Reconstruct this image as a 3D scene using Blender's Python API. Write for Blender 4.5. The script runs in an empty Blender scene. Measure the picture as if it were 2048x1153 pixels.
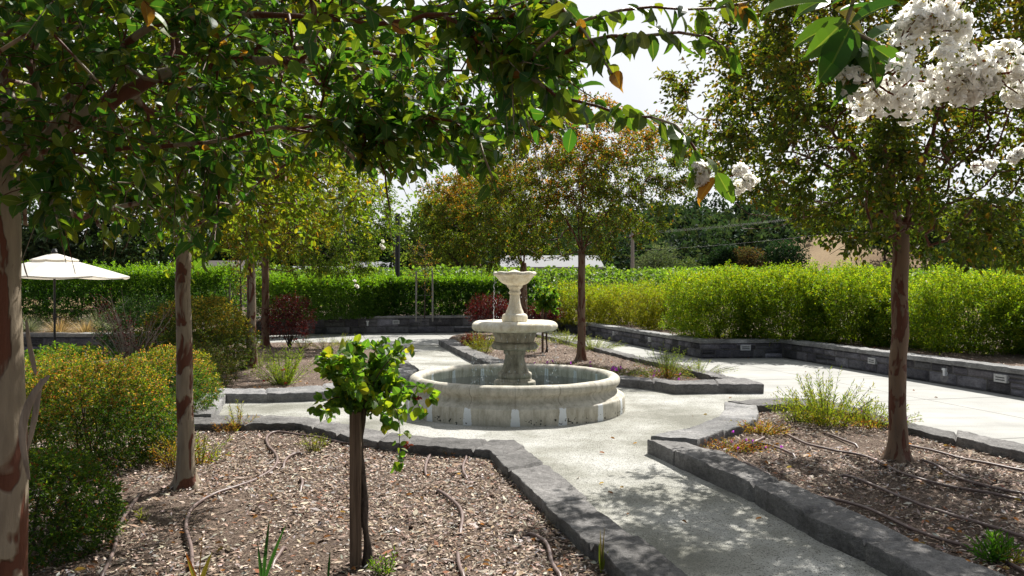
import bpy, math, random
import numpy as np
from mathutils import Vector

SC = bpy.context.scene
COL = SC.collection
R = math.radians

# ------------------------------------------------------------------ camera
F, HZ, CH = 1593.0, 570.0, 1.6          # focal length in photo pixels, horizon row, eye height
cam = bpy.data.cameras.new('camera')
cam.lens, cam.sensor_width = 28.0, 36.0
cam.clip_start, cam.clip_end = 0.05, 3000
cam_o = bpy.data.objects.new('camera', cam)
COL.objects.link(cam_o)
cam_o.location = (0, 0, CH)
cam_o.rotation_euler = (R(90 - 0.234), 0, 0)
SC.camera = cam_o

# ------------------------------------------------------------------ light
SUN_AZ, SUN_EL = 27.0, 49.0
SUN = Vector((math.sin(R(SUN_AZ)) * math.cos(R(SUN_EL)), math.cos(R(SUN_AZ)) * math.cos(R(SUN_EL)), math.sin(R(SUN_EL))))
ld = bpy.data.lights.new('sun', 'SUN')
ld.energy, ld.angle, ld.color = 5.0, R(0.5), (1.0, 0.97, 0.91)
lo = bpy.data.objects.new('sun', ld)
COL.objects.link(lo)
lo.rotation_euler = SUN.to_track_quat('Z', 'Y').to_euler()

wd = bpy.data.worlds.new('World')
SC.world = wd
wd.use_nodes = True
nt = wd.node_tree
nt.nodes.clear()
n_out = nt.nodes.new('ShaderNodeOutputWorld')
n_sky = nt.nodes.new('ShaderNodeTexSky')
n_sky.sky_type = 'NISHITA'
n_sky.sun_disc = False
n_sky.sun_elevation, n_sky.sun_rotation = R(SUN_EL), R(SUN_AZ)
n_sky.dust_density = 2.5
n_bg = nt.nodes.new('ShaderNodeBackground')
n_bg.inputs['Strength'].default_value = 0.05
n_cl = nt.nodes.new('ShaderNodeBackground')
n_cl.inputs['Color'].default_value = (0.95, 0.97, 1.0, 1)
n_cl.inputs['Strength'].default_value = 0.56
n_tc = nt.nodes.new('ShaderNodeTexCoord')
n_dot = nt.nodes.new('ShaderNodeVectorMath')      # thin bright cloud put on the sun's side only, so camera-facing sides stay dark
n_dot.operation = 'DOT_PRODUCT'
n_dot.inputs[1].default_value = (math.sin(R(SUN_AZ)) * .9, math.cos(R(SUN_AZ)) * .9, 0.35)
n_add = nt.nodes.new('ShaderNodeMath')
n_add.operation = 'MULTIPLY_ADD'
n_add.inputs[1].default_value = 0.30
n_no = nt.nodes.new('ShaderNodeTexNoise')
n_no.inputs['Scale'].default_value = 2.2
n_no.inputs['Detail'].default_value = 5
n_ra = nt.nodes.new('ShaderNodeMapRange')
n_ra.inputs[1].default_value, n_ra.inputs[2].default_value = 0.38, 0.68
n_ra.inputs[3].default_value, n_ra.inputs[4].default_value = 0.03, 0.95
n_mx = nt.nodes.new('ShaderNodeMixShader')
L = nt.links.new
L(n_tc.outputs['Generated'], n_no.inputs['Vector'])
L(n_tc.outputs['Generated'], n_dot.inputs[0])
L(n_dot.outputs['Value'], n_add.inputs[0])
L(n_no.outputs[0], n_add.inputs[2])
L(n_add.outputs[0], n_ra.inputs[0])
L(n_ra.outputs[0], n_mx.inputs[0])
L(n_sky.outputs[0], n_bg.inputs['Color'])
L(n_bg.outputs[0], n_mx.inputs[1])
L(n_cl.outputs[0], n_mx.inputs[2])
L(n_mx.outputs[0], n_out.inputs['Surface'])

SC.view_settings.view_transform = 'Standard'
SC.view_settings.look = 'None'
SC.view_settings.exposure = 0.9
SC.view_settings.gamma = 1.0
SC.cycles.max_bounces = 8
SC.cycles.transparent_max_bounces = 8
SC.cycles.use_denoising = True
SC.cycles.caustics_reflective = False
SC.cycles.caustics_refractive = False

# ------------------------------------------------------------------ helpers
def gp(x, y, z=0.0):
    """point on the level z seen at photo pixel x,y"""
    d = (CH - z) * F / (y - HZ)
    return np.array([(x - 1024) / F * d, d, z])

def pp(x, y, d):
    return np.array([(x - 1024) / F * d, d, CH - (y - HZ) / F * d])

def unit(v):
    n = np.linalg.norm(v, axis=-1, keepdims=True)
    return v / np.maximum(n, 1e-9)

def _hash(ix, iy, iz, s):
    h = (ix * 374761393 + iy * 668265263 + iz * 2147483647 + s * 1274126177) & 0xffffffff
    h = ((h ^ (h >> 13)) * 1274126177) & 0xffffffff
    h = h ^ (h >> 16)
    return (h & 0xffff) / 32767.5 - 1.0

def vn(P, s=0):
    P = np.asarray(P, float)
    i = np.floor(P).astype(np.int64)
    f = P - i
    f = f * f * (3 - 2 * f)
    o = 0
    for a in (0, 1):
        wa = f[:, 0] if a else 1 - f[:, 0]
        for b in (0, 1):
            wb = f[:, 1] if b else 1 - f[:, 1]
            for c in (0, 1):
                wc = f[:, 2] if c else 1 - f[:, 2]
                o = o + wa * wb * wc * _hash(i[:, 0] + a, i[:, 1] + b, i[:, 2] + c, s)
    return o

def fbm(P, s=0, octs=3):
    P = np.asarray(P, float)
    o, a = 0, 1.0
    for k in range(octs):
        o = o + a * vn(P * (2.03 ** k) + 17.3 * k, s + k)
        a *= 0.5
    return o / 1.75

class Geo:
    """collects vertices and faces of ONE mesh"""
    def __init__(self):
        self.V, self.F, self.C, self.n = [], [], [], 0
    def add(self, V, F_, C=None):
        V = np.asarray(V, float).reshape(-1, 3)
        F_ = np.asarray(F_, np.int64)
        if len(V) == 0:
            return self
        self.V.append(V)
        self.F.append(F_ + self.n)
        if C is None:
            C = np.ones((len(V), 4))
        C = np.asarray(C, float)
        if C.ndim == 1:
            C = np.tile(C, (len(V), 1))
        if C.shape[1] == 3:
            C = np.hstack([C, np.ones((len(C), 1))])
        self.C.append(C)
        self.n += len(V)
        return self
    def build(self, name, mat, parent=None, origin=None, smooth=False):
        V = np.vstack(self.V)
        C = np.vstack(self.C)
        if parent is not None:
            off = np.array(parent.location)
            p = parent.parent
            while p is not None:
                off = off + np.array(p.location)
                p = p.parent
            if origin is not None:
                off = off + np.array(origin)
        else:
            off = np.array(origin if origin is not None else (0, 0, 0), float)
        V = V - off
        me = bpy.data.meshes.new(name)
        me.vertices.add(len(V))
        me.vertices.foreach_set('co', V.ravel().astype(np.float32))
        idx = np.concatenate([f.ravel() for f in self.F])
        tot = np.concatenate([np.full(len(f), f.shape[1]) for f in self.F])
        start = np.concatenate([[0], np.cumsum(tot)[:-1]])
        me.loops.add(len(idx))
        me.loops.foreach_set('vertex_index', idx.astype(np.int32))
        me.polygons.add(len(tot))
        me.polygons.foreach_set('loop_start', start.astype(np.int32))
        me.polygons.foreach_set('use_smooth', np.full(len(tot), bool(smooth)))
        a = me.attributes.new('col', 'FLOAT_COLOR', 'POINT')
        a.data.foreach_set('color', C.ravel().astype(np.float32))
        me.update(calc_edges=True)
        me.materials.append(mat)
        o = bpy.data.objects.new(name, me)
        COL.objects.link(o)
        if parent is not None:
            o.parent = parent
            if origin is not None:
                o.location = origin
        else:
            o.location = off
        return o

def thing(name, loc, label, cat, group=None):
    o = bpy.data.objects.new(name, None)
    o.empty_display_size = 0.2
    COL.objects.link(o)
    o.location = [float(v) for v in loc]
    return tag(o, label, cat, group)

def tag(o, label, cat, group=None, kind=None):
    o['label'], o['category'] = label, cat
    if group:
        o['group'] = group
    if kind:
        o['kind'] = kind
    return o

def structure(o):
    o['kind'] = 'structure'
    return o

def grid_faces(nu, nv, wrap_u=False, wrap_v=False):
    a = np.arange(nu * nv).reshape(nu, nv)
    if wrap_u:
        a = np.vstack([a, a[:1]])
    if wrap_v:
        a = np.hstack([a, a[:, :1]])
    return np.stack([a[:-1, :-1], a[1:, :-1], a[1:, 1:], a[:-1, 1:]], -1).reshape(-1, 4)

def tube(P, rad, sides=6, cap=True, flat=1.0):
    P = np.asarray(P, float)
    k = len(P)
    rad = np.broadcast_to(np.asarray(rad, float), (k,))
    T = unit(np.gradient(P, axis=0))
    ref = np.array([0, 0, 1.0]) if abs(T[0, 2]) < 0.9 else np.array([1.0, 0, 0])
    U = np.zeros((k, 3))
    u = unit(np.cross(ref, T[0]))
    for i in range(k):
        u = unit(u - T[i] * np.dot(u, T[i]))
        U[i] = u
    Wv = np.cross(T, U)
    th = np.arange(sides) * 2 * math.pi / sides
    V = P[:, None] + rad[:, None, None] * (flat * np.cos(th)[None, :, None] * U[:, None] + np.sin(th)[None, :, None] * Wv[:, None])
    V = V.reshape(-1, 3)
    Fq = grid_faces(k, sides, wrap_v=True)[:, ::-1]
    return V, Fq

def cap_tube(g, P, rad, sides=8, C=None, flat=1.0):
    V, Fq = tube(P, rad, sides, flat=flat)
    g.add(V, Fq, C)
    n0 = g.n - len(V)
    k = len(P)
    for ring, rev in ((0, False), (k - 1, True)):
        cen = V[ring * sides:(ring + 1) * sides].mean(0)
        i = np.arange(sides)
        tri = np.stack([ring * sides + i, ring * sides + (i + 1) % sides, np.full(sides, len(V))], -1)
        if not rev:
            tri = tri
        else:
            tri = tri[:, ::-1]
        # cap: reuse ring vertices by re-adding them
        ringV = np.vstack([V[ring * sides:(ring + 1) * sides], cen])
        t2 = np.stack([i, (i + 1) % sides, np.full(sides, sides)], -1)
        g.add(ringV, t2 if not rev else t2[:, ::-1], C)
    return g

def box(g, lo_, hi, C=None, rot=0.0, piv=None):
    x0, y0, z0 = lo_
    x1, y1, z1 = hi
    V = np.array([[x0, y0, z0], [x1, y0, z0], [x1, y1, z0], [x0, y1, z0], [x0, y0, z1], [x1, y0, z1], [x1, y1, z1], [x0, y1, z1]], float)
    if rot:
        p = np.array(piv if piv is not None else ((x0 + x1) / 2, (y0 + y1) / 2, 0))
        c, s = math.cos(rot), math.sin(rot)
        q = V - p
        V = np.stack([q[:, 0] * c - q[:, 1] * s, q[:, 0] * s + q[:, 1] * c, q[:, 2]], -1) + p
    g.add(V, [[0, 3, 2, 1], [4, 5, 6, 7], [0, 1, 5, 4], [1, 2, 6, 5], [2, 3, 7, 6], [3, 0, 4, 7]], C)
    return g

def lathe(g, prof, cen, seg=64, noise=0.0, nsc=8.0, wob=None, seed=0):
    prof = np.array(prof, float)
    th = np.arange(seg) * 2 * math.pi / seg
    r = np.repeat(prof[:, 0][:, None], seg, 1)
    z = np.repeat(prof[:, 1][:, None], seg, 1)
    if wob is not None:
        r, z = wob(r, z, th[None, :])
    X = r * np.sin(th)[None]
    Y = -r * np.cos(th)[None]
    V = np.stack([X, Y, z], -1).reshape(-1, 3)
    if noise:
        dr = fbm(V * nsc, seed, 3) * noise
        rr = np.maximum(np.hypot(V[:, 0], V[:, 1]), 1e-6)
        V[:, 0] *= 1 + dr / rr
        V[:, 1] *= 1 + dr / rr
        V[:, 2] += fbm(V * nsc + 31, seed + 5, 2) * noise * 0.7
    V = V + np.array(cen)
    g.add(V, grid_faces(len(prof), seg, wrap_v=True))
    return g

def rounded(pts, n=3):
    """subdivide a profile by Chaikin corner cutting"""
    p = np.array(pts, float)
    for _ in range(n):
        q = np.empty((2 * (len(p) - 1) + 2, 2))
        q[0], q[-1] = p[0], p[-1]
        q[1:-1:2] = p[:-1] * 0.75 + p[1:] * 0.25
        q[2:-1:2] = p[:-1] * 0.25 + p[1:] * 0.75
        p = q
    return p

def resample(P, step):
    P = np.asarray(P, float)
    s = np.concatenate([[0], np.cumsum(np.linalg.norm(np.diff(P, axis=0), axis=1))])
    n = max(2, int(s[-1] / step) + 1)
    t = np.linspace(0, s[-1], n)
    return np.stack([np.interp(t, s, P[:, k]) for k in range(P.shape[1])], -1)

def smooth_path(P, it=3):
    P = np.asarray(P, float)
    for _ in range(it):
        Q = np.empty((2 * (len(P) - 1) + 2, P.shape[1]))
        Q[0], Q[-1] = P[0], P[-1]
        Q[1:-1:2] = P[:-1] * 0.75 + P[1:] * 0.25
        Q[2:-1:2] = P[:-1] * 0.25 + P[1:] * 0.75
        P = Q
    return P

def in_poly(X, Y, poly):
    poly = np.asarray(poly)
    ins = np.zeros(len(X), bool)
    j = len(poly) - 1
    for i in range(len(poly)):
        xi, yi, xj, yj = poly[i][0], poly[i][1], poly[j][0], poly[j][1]
        c = ((yi > Y) != (yj > Y)) & (X < (xj - xi) * (Y - yi) / (yj - yi + 1e-12) + xi)
        ins ^= c
        j = i
    return ins

# ------------------------------------------------------------------ leaves
def leaf_mesh(g, P, D, N, Ln, Wd, C, kind=0, curl=0.15, fold=0.18):
    n = len(P)
    if n == 0:
        return
    D = unit(D)
    N = unit(N - D * (N * D).sum(1, keepdims=True))
    S = np.cross(D, N)
    Ln = np.broadcast_to(np.asarray(Ln, float), (n,))[:, None]
    Wd = np.broadcast_to(np.asarray(Wd, float), (n,))[:, None]
    if kind == 0:
        rows = [(0, 0, 0, 0), (.5, .5, fold, 1), (1, 0, -curl, 0), (.5, -.5, fold, 1)]
        Fc = [[0, 1, 2], [0, 2, 3]]
    elif kind == 1:
        rows = [(0, 0, 0, 0), (.28, .46, fold, 1), (.68, .38, fold * .7 - curl * .4, 1), (1, 0, -curl, 0), (.68, -.38, fold * .7 - curl * .4, 1), (.28, -.46, fold, 1)]
        Fc = [[0, 1, 2, 3], [0, 3, 4, 5]]
    else:
        rows = [(0, 0, 0, 0)]
        st = ((.08, .22, .05), (.24, .43, .09), (.44, .50, .06), (.64, .43, -.12), (.82, .27, -.42), (.94, .10, -.78))
        for t, w, c in st:
            rows += [(t, w, fold * w * 2 + c * curl, 1), (t, 0, c * curl, 0), (t, -w, fold * w * 2 + c * curl, 1)]
        rows += [(1, 0, -curl, 0)]
        q = len(st)
        Fc = [[0, 1, 2], [0, 2, 3]]
        for a in range(q - 1):
            b0, b1 = 1 + 3 * a, 4 + 3 * a
            Fc += [[b0, b1, b1 + 1], [b0, b1 + 1, b0 + 1], [b0 + 1, b1 + 1, b1 + 2], [b0 + 1, b1 + 2, b0 + 2]]
        e0 = 1 + 3 * (q - 1)
        Fc += [[e0, e0 + 3, e0 + 1], [e0 + 1, e0 + 3, e0 + 2]]
    k = len(rows)
    V = np.empty((n, k, 3))
    A = np.empty((n, k, 4))
    for i, (t, w, h, a) in enumerate(rows):
        V[:, i] = P + D * Ln * t + S * Wd * w + N * (h * (Wd if i and t < 1 else Ln))
        A[:, i, :3] = C
        A[:, i, 3] = a
    Fc = np.array(Fc)
    FF = (np.arange(n)[:, None, None] * k + Fc[None]).reshape(-1, Fc.shape[1])
    g.add(V.reshape(-1, 3), FF, A.reshape(-1, 4))

def rnd(rng, n):
    return unit(rng.normal(size=(n, 3)))

def pick(rng, n, pal, jit=0.25):
    cols = np.array([p[0] for p in pal], float)
    w = np.array([p[1] for p in pal], float)
    c = cols[rng.choice(len(pal), n, p=w / w.sum())]
    return c * (1 + jit * rng.uniform(-1, 1, (n, 1))) * (1 + 0.08 * rng.uniform(-1, 1, (n, 3)))

def sprigs(rng, O, D, L_, m, droop=0.0):
    """m leaves along each shoot; returns leaf positions, directions, normals, shoot index"""
    n = len(O)
    D = unit(D)
    L_ = np.broadcast_to(np.asarray(L_, float), (n,))
    t = (np.arange(m)[None] + rng.uniform(0.1, 0.9, (n, m))) / m
    r1 = unit(np.cross(D, rnd(rng, n)))
    r2 = np.cross(D, r1)
    ph = np.arange(m)[None] * 2.4 + rng.uniform(0, 6.28, (n, 1))
    side = np.cos(ph)[..., None] * r1[:, None] + np.sin(ph)[..., None] * r2[:, None]
    P = O[:, None] + D[:, None] * (t * L_[:, None])[..., None]
    P[..., 2] -= droop * (t ** 2) * L_[:, None]
    ld_ = unit(D[:, None] * (0.55 + 0.3 * t[..., None]) + side * 0.85 + np.array([0, 0, -droop * 0.8]) + 0.25 * rng.normal(size=(n, m, 3)))
    N = unit(np.array([0, 0, 1.0]) + 0.65 * rng.normal(size=(n, m, 3)))
    idx = np.repeat(np.arange(n), m)
    return P.reshape(-1, 3), ld_.reshape(-1, 3), N.reshape(-1, 3), idx

# ------------------------------------------------------------------ materials
def new_mat(name):
    m = bpy.data.materials.new(name)
    m.use_nodes = True
    t = m.node_tree
    t.nodes.clear()
    out = t.nodes.new('ShaderNodeOutputMaterial')
    return m, t, out

def N_(t, kind, **kw):
    n = t.nodes.new('ShaderNode' + kind)
    for k, v in kw.items():
        if k.startswith('i_'):
            n.inputs[k[2:].replace('_', ' ')].default_value = v
        else:
            setattr(n, k, v)
    return n

def ramp(t, fac, stops, interp='LINEAR'):
    r = t.nodes.new('ShaderNodeValToRGB')
    r.color_ramp.interpolation = interp
    e = r.color_ramp.elements
    while len(e) < len(stops):
        e.new(0.5)
    for el, (p, c) in zip(e, stops):
        el.position = p
        el.color = (*c, 1) if len(c) == 3 else c
    t.links.new(fac, r.inputs[0])
    return r.outputs[0]

def noise(t, vec, scale, detail=4, rough=0.55, dist=0.0):
    n = t.nodes.new('ShaderNodeTexNoise')
    n.inputs['Scale'].default_value = scale
    n.inputs['Detail'].default_value = detail
    n.inputs['Roughness'].default_value = rough
    n.inputs['Distortion'].default_value = dist
    if vec is not None:
        t.links.new(vec, n.inputs['Vector'])
    return n.outputs[0]

def coords(t, kind='Object', scale=(1, 1, 1)):
    tc = t.nodes.new('ShaderNodeTexCoord')
    if scale == (1, 1, 1):
        return tc.outputs[kind]
    mp = t.nodes.new('ShaderNodeMapping')
    mp.inputs['Scale'].default_value = scale
    t.links.new(tc.outputs[kind], mp.inputs[0])
    return mp.outputs[0]

def mixc(t, fac, a, b, mode='MIX'):
    m = t.nodes.new('ShaderNodeMix')
    m.data_type = 'RGBA'
    m.blend_type = mode
    for s, v in ((m.inputs[0], fac), (m.inputs[6], a), (m.inputs[7], b)):
        if isinstance(v, (int, float)):
            s.default_value = v
        elif isinstance(v, tuple):
            s.default_value = (*v, 1)
        else:
            t.links.new(v, s)
    return m.outputs[2]

def mth(t, op, a, b=None, c=None):
    m = t.nodes.new('ShaderNodeMath')
    m.operation = op
    for s, v in zip(m.inputs, (a, b, c)):
        if v is None:
            continue
        if isinstance(v, (int, float)):
            s.default_value = v
        else:
            t.links.new(v, s)
    return m.outputs[0]

def bump(t, h, strength, dist=0.01):
    b = t.nodes.new('ShaderNodeBump')
    b.inputs['Strength'].default_value = strength
    b.inputs['Distance'].default_value = dist
    t.links.new(h, b.inputs['Height'])
    return b.outputs[0]

def principled(t, out, color, rough=0.8, spec=0.3, normal=None, **kw):
    p = t.nodes.new('ShaderNodeBsdfPrincipled')
    if isinstance(color, tuple):
        p.inputs['Base Color'].default_value = (*color, 1)
    else:
        t.links.new(color, p.inputs['Base Color'])
    if isinstance(rough, (int, float)):
        p.inputs['Roughness'].default_value = rough
    else:
        t.links.new(rough, p.inputs['Roughness'])
    p.inputs['Specular IOR Level'].default_value = spec
    if normal is not None:
        t.links.new(normal, p.inputs['Normal'])
    for k, v in kw.items():
        p.inputs[k].default_value = v
    if out is not None:
        t.links.new(p.outputs[0], out.inputs['Surface'])
    return p

def attr_col(t):
    a = t.nodes.new('ShaderNodeAttribute')
    a.attribute_name = 'col'
    return a.outputs['Color'], a.outputs['Alpha']

def leaf_mat(name, trans=0.45, rough=0.5, tint=(2.0, 1.95, 0.55), spec=0.3, rib=False):
    m, t, out = new_mat(name)
    c, al = attr_col(t)
    if rib:
        f = mth(t, 'LESS_THAN', al, 0.07)
        c2 = mixc(t, 0.22, c, (0.35, 0.36, 0.14))
        c = mixc(t, f, c, c2)
    p = principled(t, None, c, rough, spec)
    tr = t.nodes.new('ShaderNodeBsdfTranslucent')
    t.links.new(mixc(t, 1.0, c, tint, 'MULTIPLY'), tr.inputs['Color'])
    mx = t.nodes.new('ShaderNodeMixShader')
    mx.inputs[0].default_value = trans
    t.links.new(p.outputs[0], mx.inputs[1])
    t.links.new(tr.outputs[0], mx.inputs[2])
    t.links.new(mx.outputs[0], out.inputs['Surface'])
    return m

def col_mat(name, rough=0.85, spec=0.2, bsc=60, bst=0.3, var=0.3):
    m, t, out = new_mat(name)
    c, _ = attr_col(t)
    v = coords(t)
    n = noise(t, v, bsc, 4)
    c = mixc(t, var, c, mixc(t, 1.0, c, ramp(t, n, [(.3, (.25, .25, .25)), (.7, (1.7, 1.7, 1.7))]), 'MULTIPLY'))
    principled(t, out, c, rough, spec, bump(t, n, bst, 0.01))
    return m

def plain(name, color, rough=0.6, spec=0.3, metallic=0.0, var=0.25, sc=40, bst=0.15):
    m, t, out = new_mat(name)
    n = noise(t, coords(t), sc, 5)
    lo_c = tuple(c * (1 - var) for c in color)
    hi_c = tuple(min(1, c * (1 + var)) for c in color)
    c = ramp(t, n, [(.3, lo_c), (.7, hi_c)])
    principled(t, out, c, rough, spec, bump(t, n, bst, 0.005), Metallic=metallic)
    return m

def make_materials():
    M = {}
    M['leaf'] = leaf_mat('leaf', 0.55, 0.5)
    M['leaf_near'] = leaf_mat('leaf_near', 0.49, 0.42, spec=0.28, rib=True)
    M['leaf_rose'] = leaf_mat('leaf_rose', 0.56, 0.5, tint=(2.2, 2.1, .6), rib=True)
    M['leaf_dark'] = leaf_mat('leaf_dark', 0.25, 0.8, tint=(1.4, 1.5, 0.6), spec=.08)
    M['leaf_red'] = leaf_mat('leaf_red', 0.4, 0.5, tint=(2.0, 0.8, 0.7))
    M['grass'] = leaf_mat('grass', 0.4, 0.6, tint=(1.5, 1.4, 0.9))
    M['petal'] = leaf_mat('petal', 0.68, 0.8, tint=(1.15, 1.13, 1.08), spec=.1)
    # smooth patched bark of the crape myrtles: pale old bark flaking off orange-brown new bark
    for bname, pa, pb, thr, psc in (('patched_bark', (.22, .176, .124), (.315, .255, .178), .520, 9.5), ('red_bark', (.15, .086, .050), (.22, .138, .082), .530, 11.0)):
        m, t, out = new_mat(bname)
        v = coords(t, 'Object', (1, 1, 0.38))
        n1 = noise(t, v, psc, 3, 0.5, 0.6)
        n2 = noise(t, coords(t, 'Object', (1, 1, 0.15)), 34, 5)
        n3 = noise(t, coords(t), 5, 4)
        pale = mixc(t, n3, pa, pb)
        pale = mixc(t, ramp(t, n2, [(.35, (0, 0, 0)), (.75, (.7, .7, .7))]), pale, (0.12, 0.088, 0.062))
        red = mixc(t, n2, (0.060, 0.019, 0.011), (0.135, 0.042, 0.017))
        spz = t.nodes.new('ShaderNodeSeparateXYZ')
        t.links.new(coords(t), spz.inputs[0])
        lim = t.nodes.new('ShaderNodeMapRange')
        lim.inputs[1].default_value, lim.inputs[2].default_value = 1.75, 2.4
        lim.inputs[3].default_value, lim.inputs[4].default_value = 0.0, 0.11
        t.links.new(spz.outputs['Z'], lim.inputs[0])
        f = ramp(t, mth(t, 'ADD', n1, lim.outputs[0]), [(thr, (0, 0, 0)), (thr + .035, (1, 1, 1))])
        c = mixc(t, f, pale, red)
        crk = noise(t, coords(t, 'Object', (1, 1, .3)), 16, 6, .7, .8)
        c = mixc(t, ramp(t, crk, [(.30, (.8, .8, .8)), (.40, (0, 0, 0))]), c, (0.045, 0.03, 0.022))
        hgt = mth(t, 'SUBTRACT', mth(t, 'MULTIPLY', mth(t, 'ADD', n2, crk), 0.45), mth(t, 'MULTIPLY', f, 0.7))
        principled(t, out, c, 0.62, 0.3, bump(t, hgt, 0.8, 0.015))
        M[bname] = m
    m, t, out = new_mat('dark_bark')
    n = noise(t, coords(t, 'Object', (1, 1, .3)), 45, 6, .65)
    principled(t, out, ramp(t, n, [(.3, (.03, .022, .018)), (.7, (.13, .10, .08))]), 0.9, .15, bump(t, n, .9, .02))
    M['dark_bark'] = m
    m, t, out = new_mat('peeling_bark')
    n = noise(t, coords(t, 'Object', (1, 1, .2)), 60, 5)
    principled(t, out, ramp(t, n, [(.3, (.16, .12, .09)), (.7, (.34, .28, .22))]), 0.85, .2, bump(t, n, .5, .005))
    M['peeling_bark'] = m
    m, t, out = new_mat('stake_wood')
    n = noise(t, coords(t, 'Object', (1, 1, .05)), 80, 5)
    principled(t, out, ramp(t, n, [(.3, (.075, .05, .034)), (.7, (.185, .13, .09))]), 0.85, .2, bump(t, n, .5, .005))
    M['stake_wood'] = m
    # crushed granite
    m, t, out = new_mat('gravel')
    v = coords(t)
    a = noise(t, v, 0.8, 6, .65)
    b = noise(t, v, 140, 4, .75)
    vo = t.nodes.new('ShaderNodeTexVoronoi')
    vo.inputs['Scale'].default_value = 125
    t.links.new(v, vo.inputs['Vector'])
    c = ramp(t, a, [(.36, (.24, .235, .195)), (.48, (.38, .372, .325)), (.62, (.56, .55, .51))])
    c = mixc(t, .62, c, ramp(t, b, [(.25, (.22, .22, .22)), (.5, (.95, .95, .95)), (.72, (1.7, 1.7, 1.7))]), 'MULTIPLY')
    vr = t.nodes.new('ShaderNodeSeparateColor')
    t.links.new(vo.outputs['Color'], vr.inputs[0])
    c = mixc(t, mth(t, 'GREATER_THAN', vr.outputs[0], .88), c, (.17, .165, .145))
    h = mth(t, 'ADD', b, mth(t, 'MULTIPLY', vo.outputs['Distance'], 1.2))
    principled(t, out, c, .9, .2, bump(t, h, .8, .012))
    M['gravel'] = m
    # concrete paving with sawn joints
    m, t, out = new_mat('concrete')
    v = coords(t)
    a = noise(t, v, 1.3, 6, .6)
    b = noise(t, v, 90, 3, .6)
    st = noise(t, coords(t, 'Object', (.25, 2.2, 1)), 1.6, 5, .65)
    c = ramp(t, a, [(.3, (.255, .25, .232)), (.7, (.36, .355, .33))])
    c = mixc(t, ramp(t, st, [(.5, (0, 0, 0)), (.72, (.55, .55, .55))]), c, (.21, .205, .185))
    c = mixc(t, .4, c, ramp(t, b, [(.3, (.5, .5, .5)), (.7, (1.4, 1.4, 1.4))]), 'MULTIPLY')
    rt = t.nodes.new('ShaderNodeVectorRotate')
    rt.rotation_type = 'Z_AXIS'
    rt.inputs['Angle'].default_value = R(-13)
    t.links.new(v, rt.inputs['Vector'])
    sp = t.nodes.new('ShaderNodeSeparateXYZ')
    t.links.new(rt.outputs[0], sp.inputs[0])
    j = None
    for ax, per, off in (('X', 2.35, 0.55), ('Y', 2.6, 0.35)):
        fr = mth(t, 'FRACT', mth(t, 'ADD', mth(t, 'DIVIDE', sp.outputs[ax], per), off))
        k = mth(t, 'LESS_THAN', fr, 0.010 if ax == 'X' else 0.013)
        j = k if j is None else mth(t, 'MAXIMUM', j, k)
    c = mixc(t, j, c, (.12, .115, .105))
    principled(t, out, c, .8, .25, bump(t, mth(t, 'SUBTRACT', b, mth(t, 'MULTIPLY', j, 3)), .3, .006))
    M['concrete'] = m
    # mulch soil
    m, t, out = new_mat('mulch')
    v = coords(t)
    a = noise(t, v, 1.1, 4)
    b = noise(t, v, 75, 5, .7)
    c = ramp(t, b, [(.32, (.04, .03, .025)), (.5, (.155, .115, .092)), (.68, (.36, .29, .245))])
    c = mixc(t, .7, c, ramp(t, a, [(.3, (.7, .66, .6)), (.7, (1.25, 1.2, 1.15))]), 'MULTIPLY')
    principled(t, out, c, .95, .1, bump(t, b, 1.0, .03))
    M['mulch'] = m
    M['chips'] = col_mat('chips', .85, .2, 120, .2, .3)
    # rough basalt
    def stone(name, lo_c, hi_c, attr=False, light=None):
        m, t, out = new_mat(name)
        v = coords(t)
        a = noise(t, v, 3.2, 5, .6)
        b = noise(t, coords(t, 'Object', (1, 1, 1.6)), 24, 7, .72, .6)
        d = noise(t, v, 130, 3, .7)
        c = mixc(t, .7, mixc(t, ramp(t, a, [(.35, (0, 0, 0)), (.65, (1, 1, 1))]), lo_c, hi_c),
                 ramp(t, b, [(.28, (.35, .35, .35)), (.72, (1.55, 1.55, 1.6))]), 'MULTIPLY')
        c = mixc(t, .5, c, ramp(t, d, [(.3, (.5, .5, .5)), (.7, (1.5, 1.5, 1.5))]), 'MULTIPLY')
        if attr:
            ac, _ = attr_col(t)
            c = mixc(t, 1.0, c, ac, 'MULTIPLY')
        if light:
            w = noise(t, coords(t, 'Object', (1, 1, .45)), 2.3, 6, .75)
            c = mixc(t, ramp(t, w, [(.60, (0, 0, 0)), (.70, (.75, .75, .75))]), c, light)
        principled(t, out, c, .88, .25, bump(t, mth(t, 'ADD', b, mth(t, 'MULTIPLY', d, .25)), .9, .03))
        return m
    M['kerb'] = stone('kerb_stone', (.095, .090, .085), (.215, .204, .192), True)
    M['wall'] = stone('wall_stone', (.075, .071, .078), (.145, .14, .148), True, (.30, .28, .26))
    M['pale_stone'] = stone('pale_stone', (.17, .168, .165), (.31, .30, .285), True)
    M['coping'] = stone('sunlit_coping_stone', (.20, .195, .19), (.33, .325, .31), True)  # paler than the facing: sunlight on the wall top put into the colour
    M['mortar'] = plain('mortar', (.10, .095, .09), .95)
    # cast stone of the fountain
    def cast(name, lo_c, hi_c, stain, joints=False):
        m, t, out = new_mat(name)
        v = coords(t)
        a = noise(t, v, 4.5, 6, .65)
        s = noise(t, coords(t, 'Object', (1, 1, .22)), 13, 6, .7)
        b = noise(t, v, 75, 5, .65)
        c = ramp(t, a, [(.3, lo_c), (.68, hi_c)])
        c = mixc(t, ramp(t, s, [(.42, (0, 0, 0)), (.66, (.9, .9, .9))]), c, stain)
        c = mixc(t, .35, c, ramp(t, b, [(.3, (.6, .6, .6)), (.7, (1.3, 1.3, 1.3))]), 'MULTIPLY')
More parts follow.
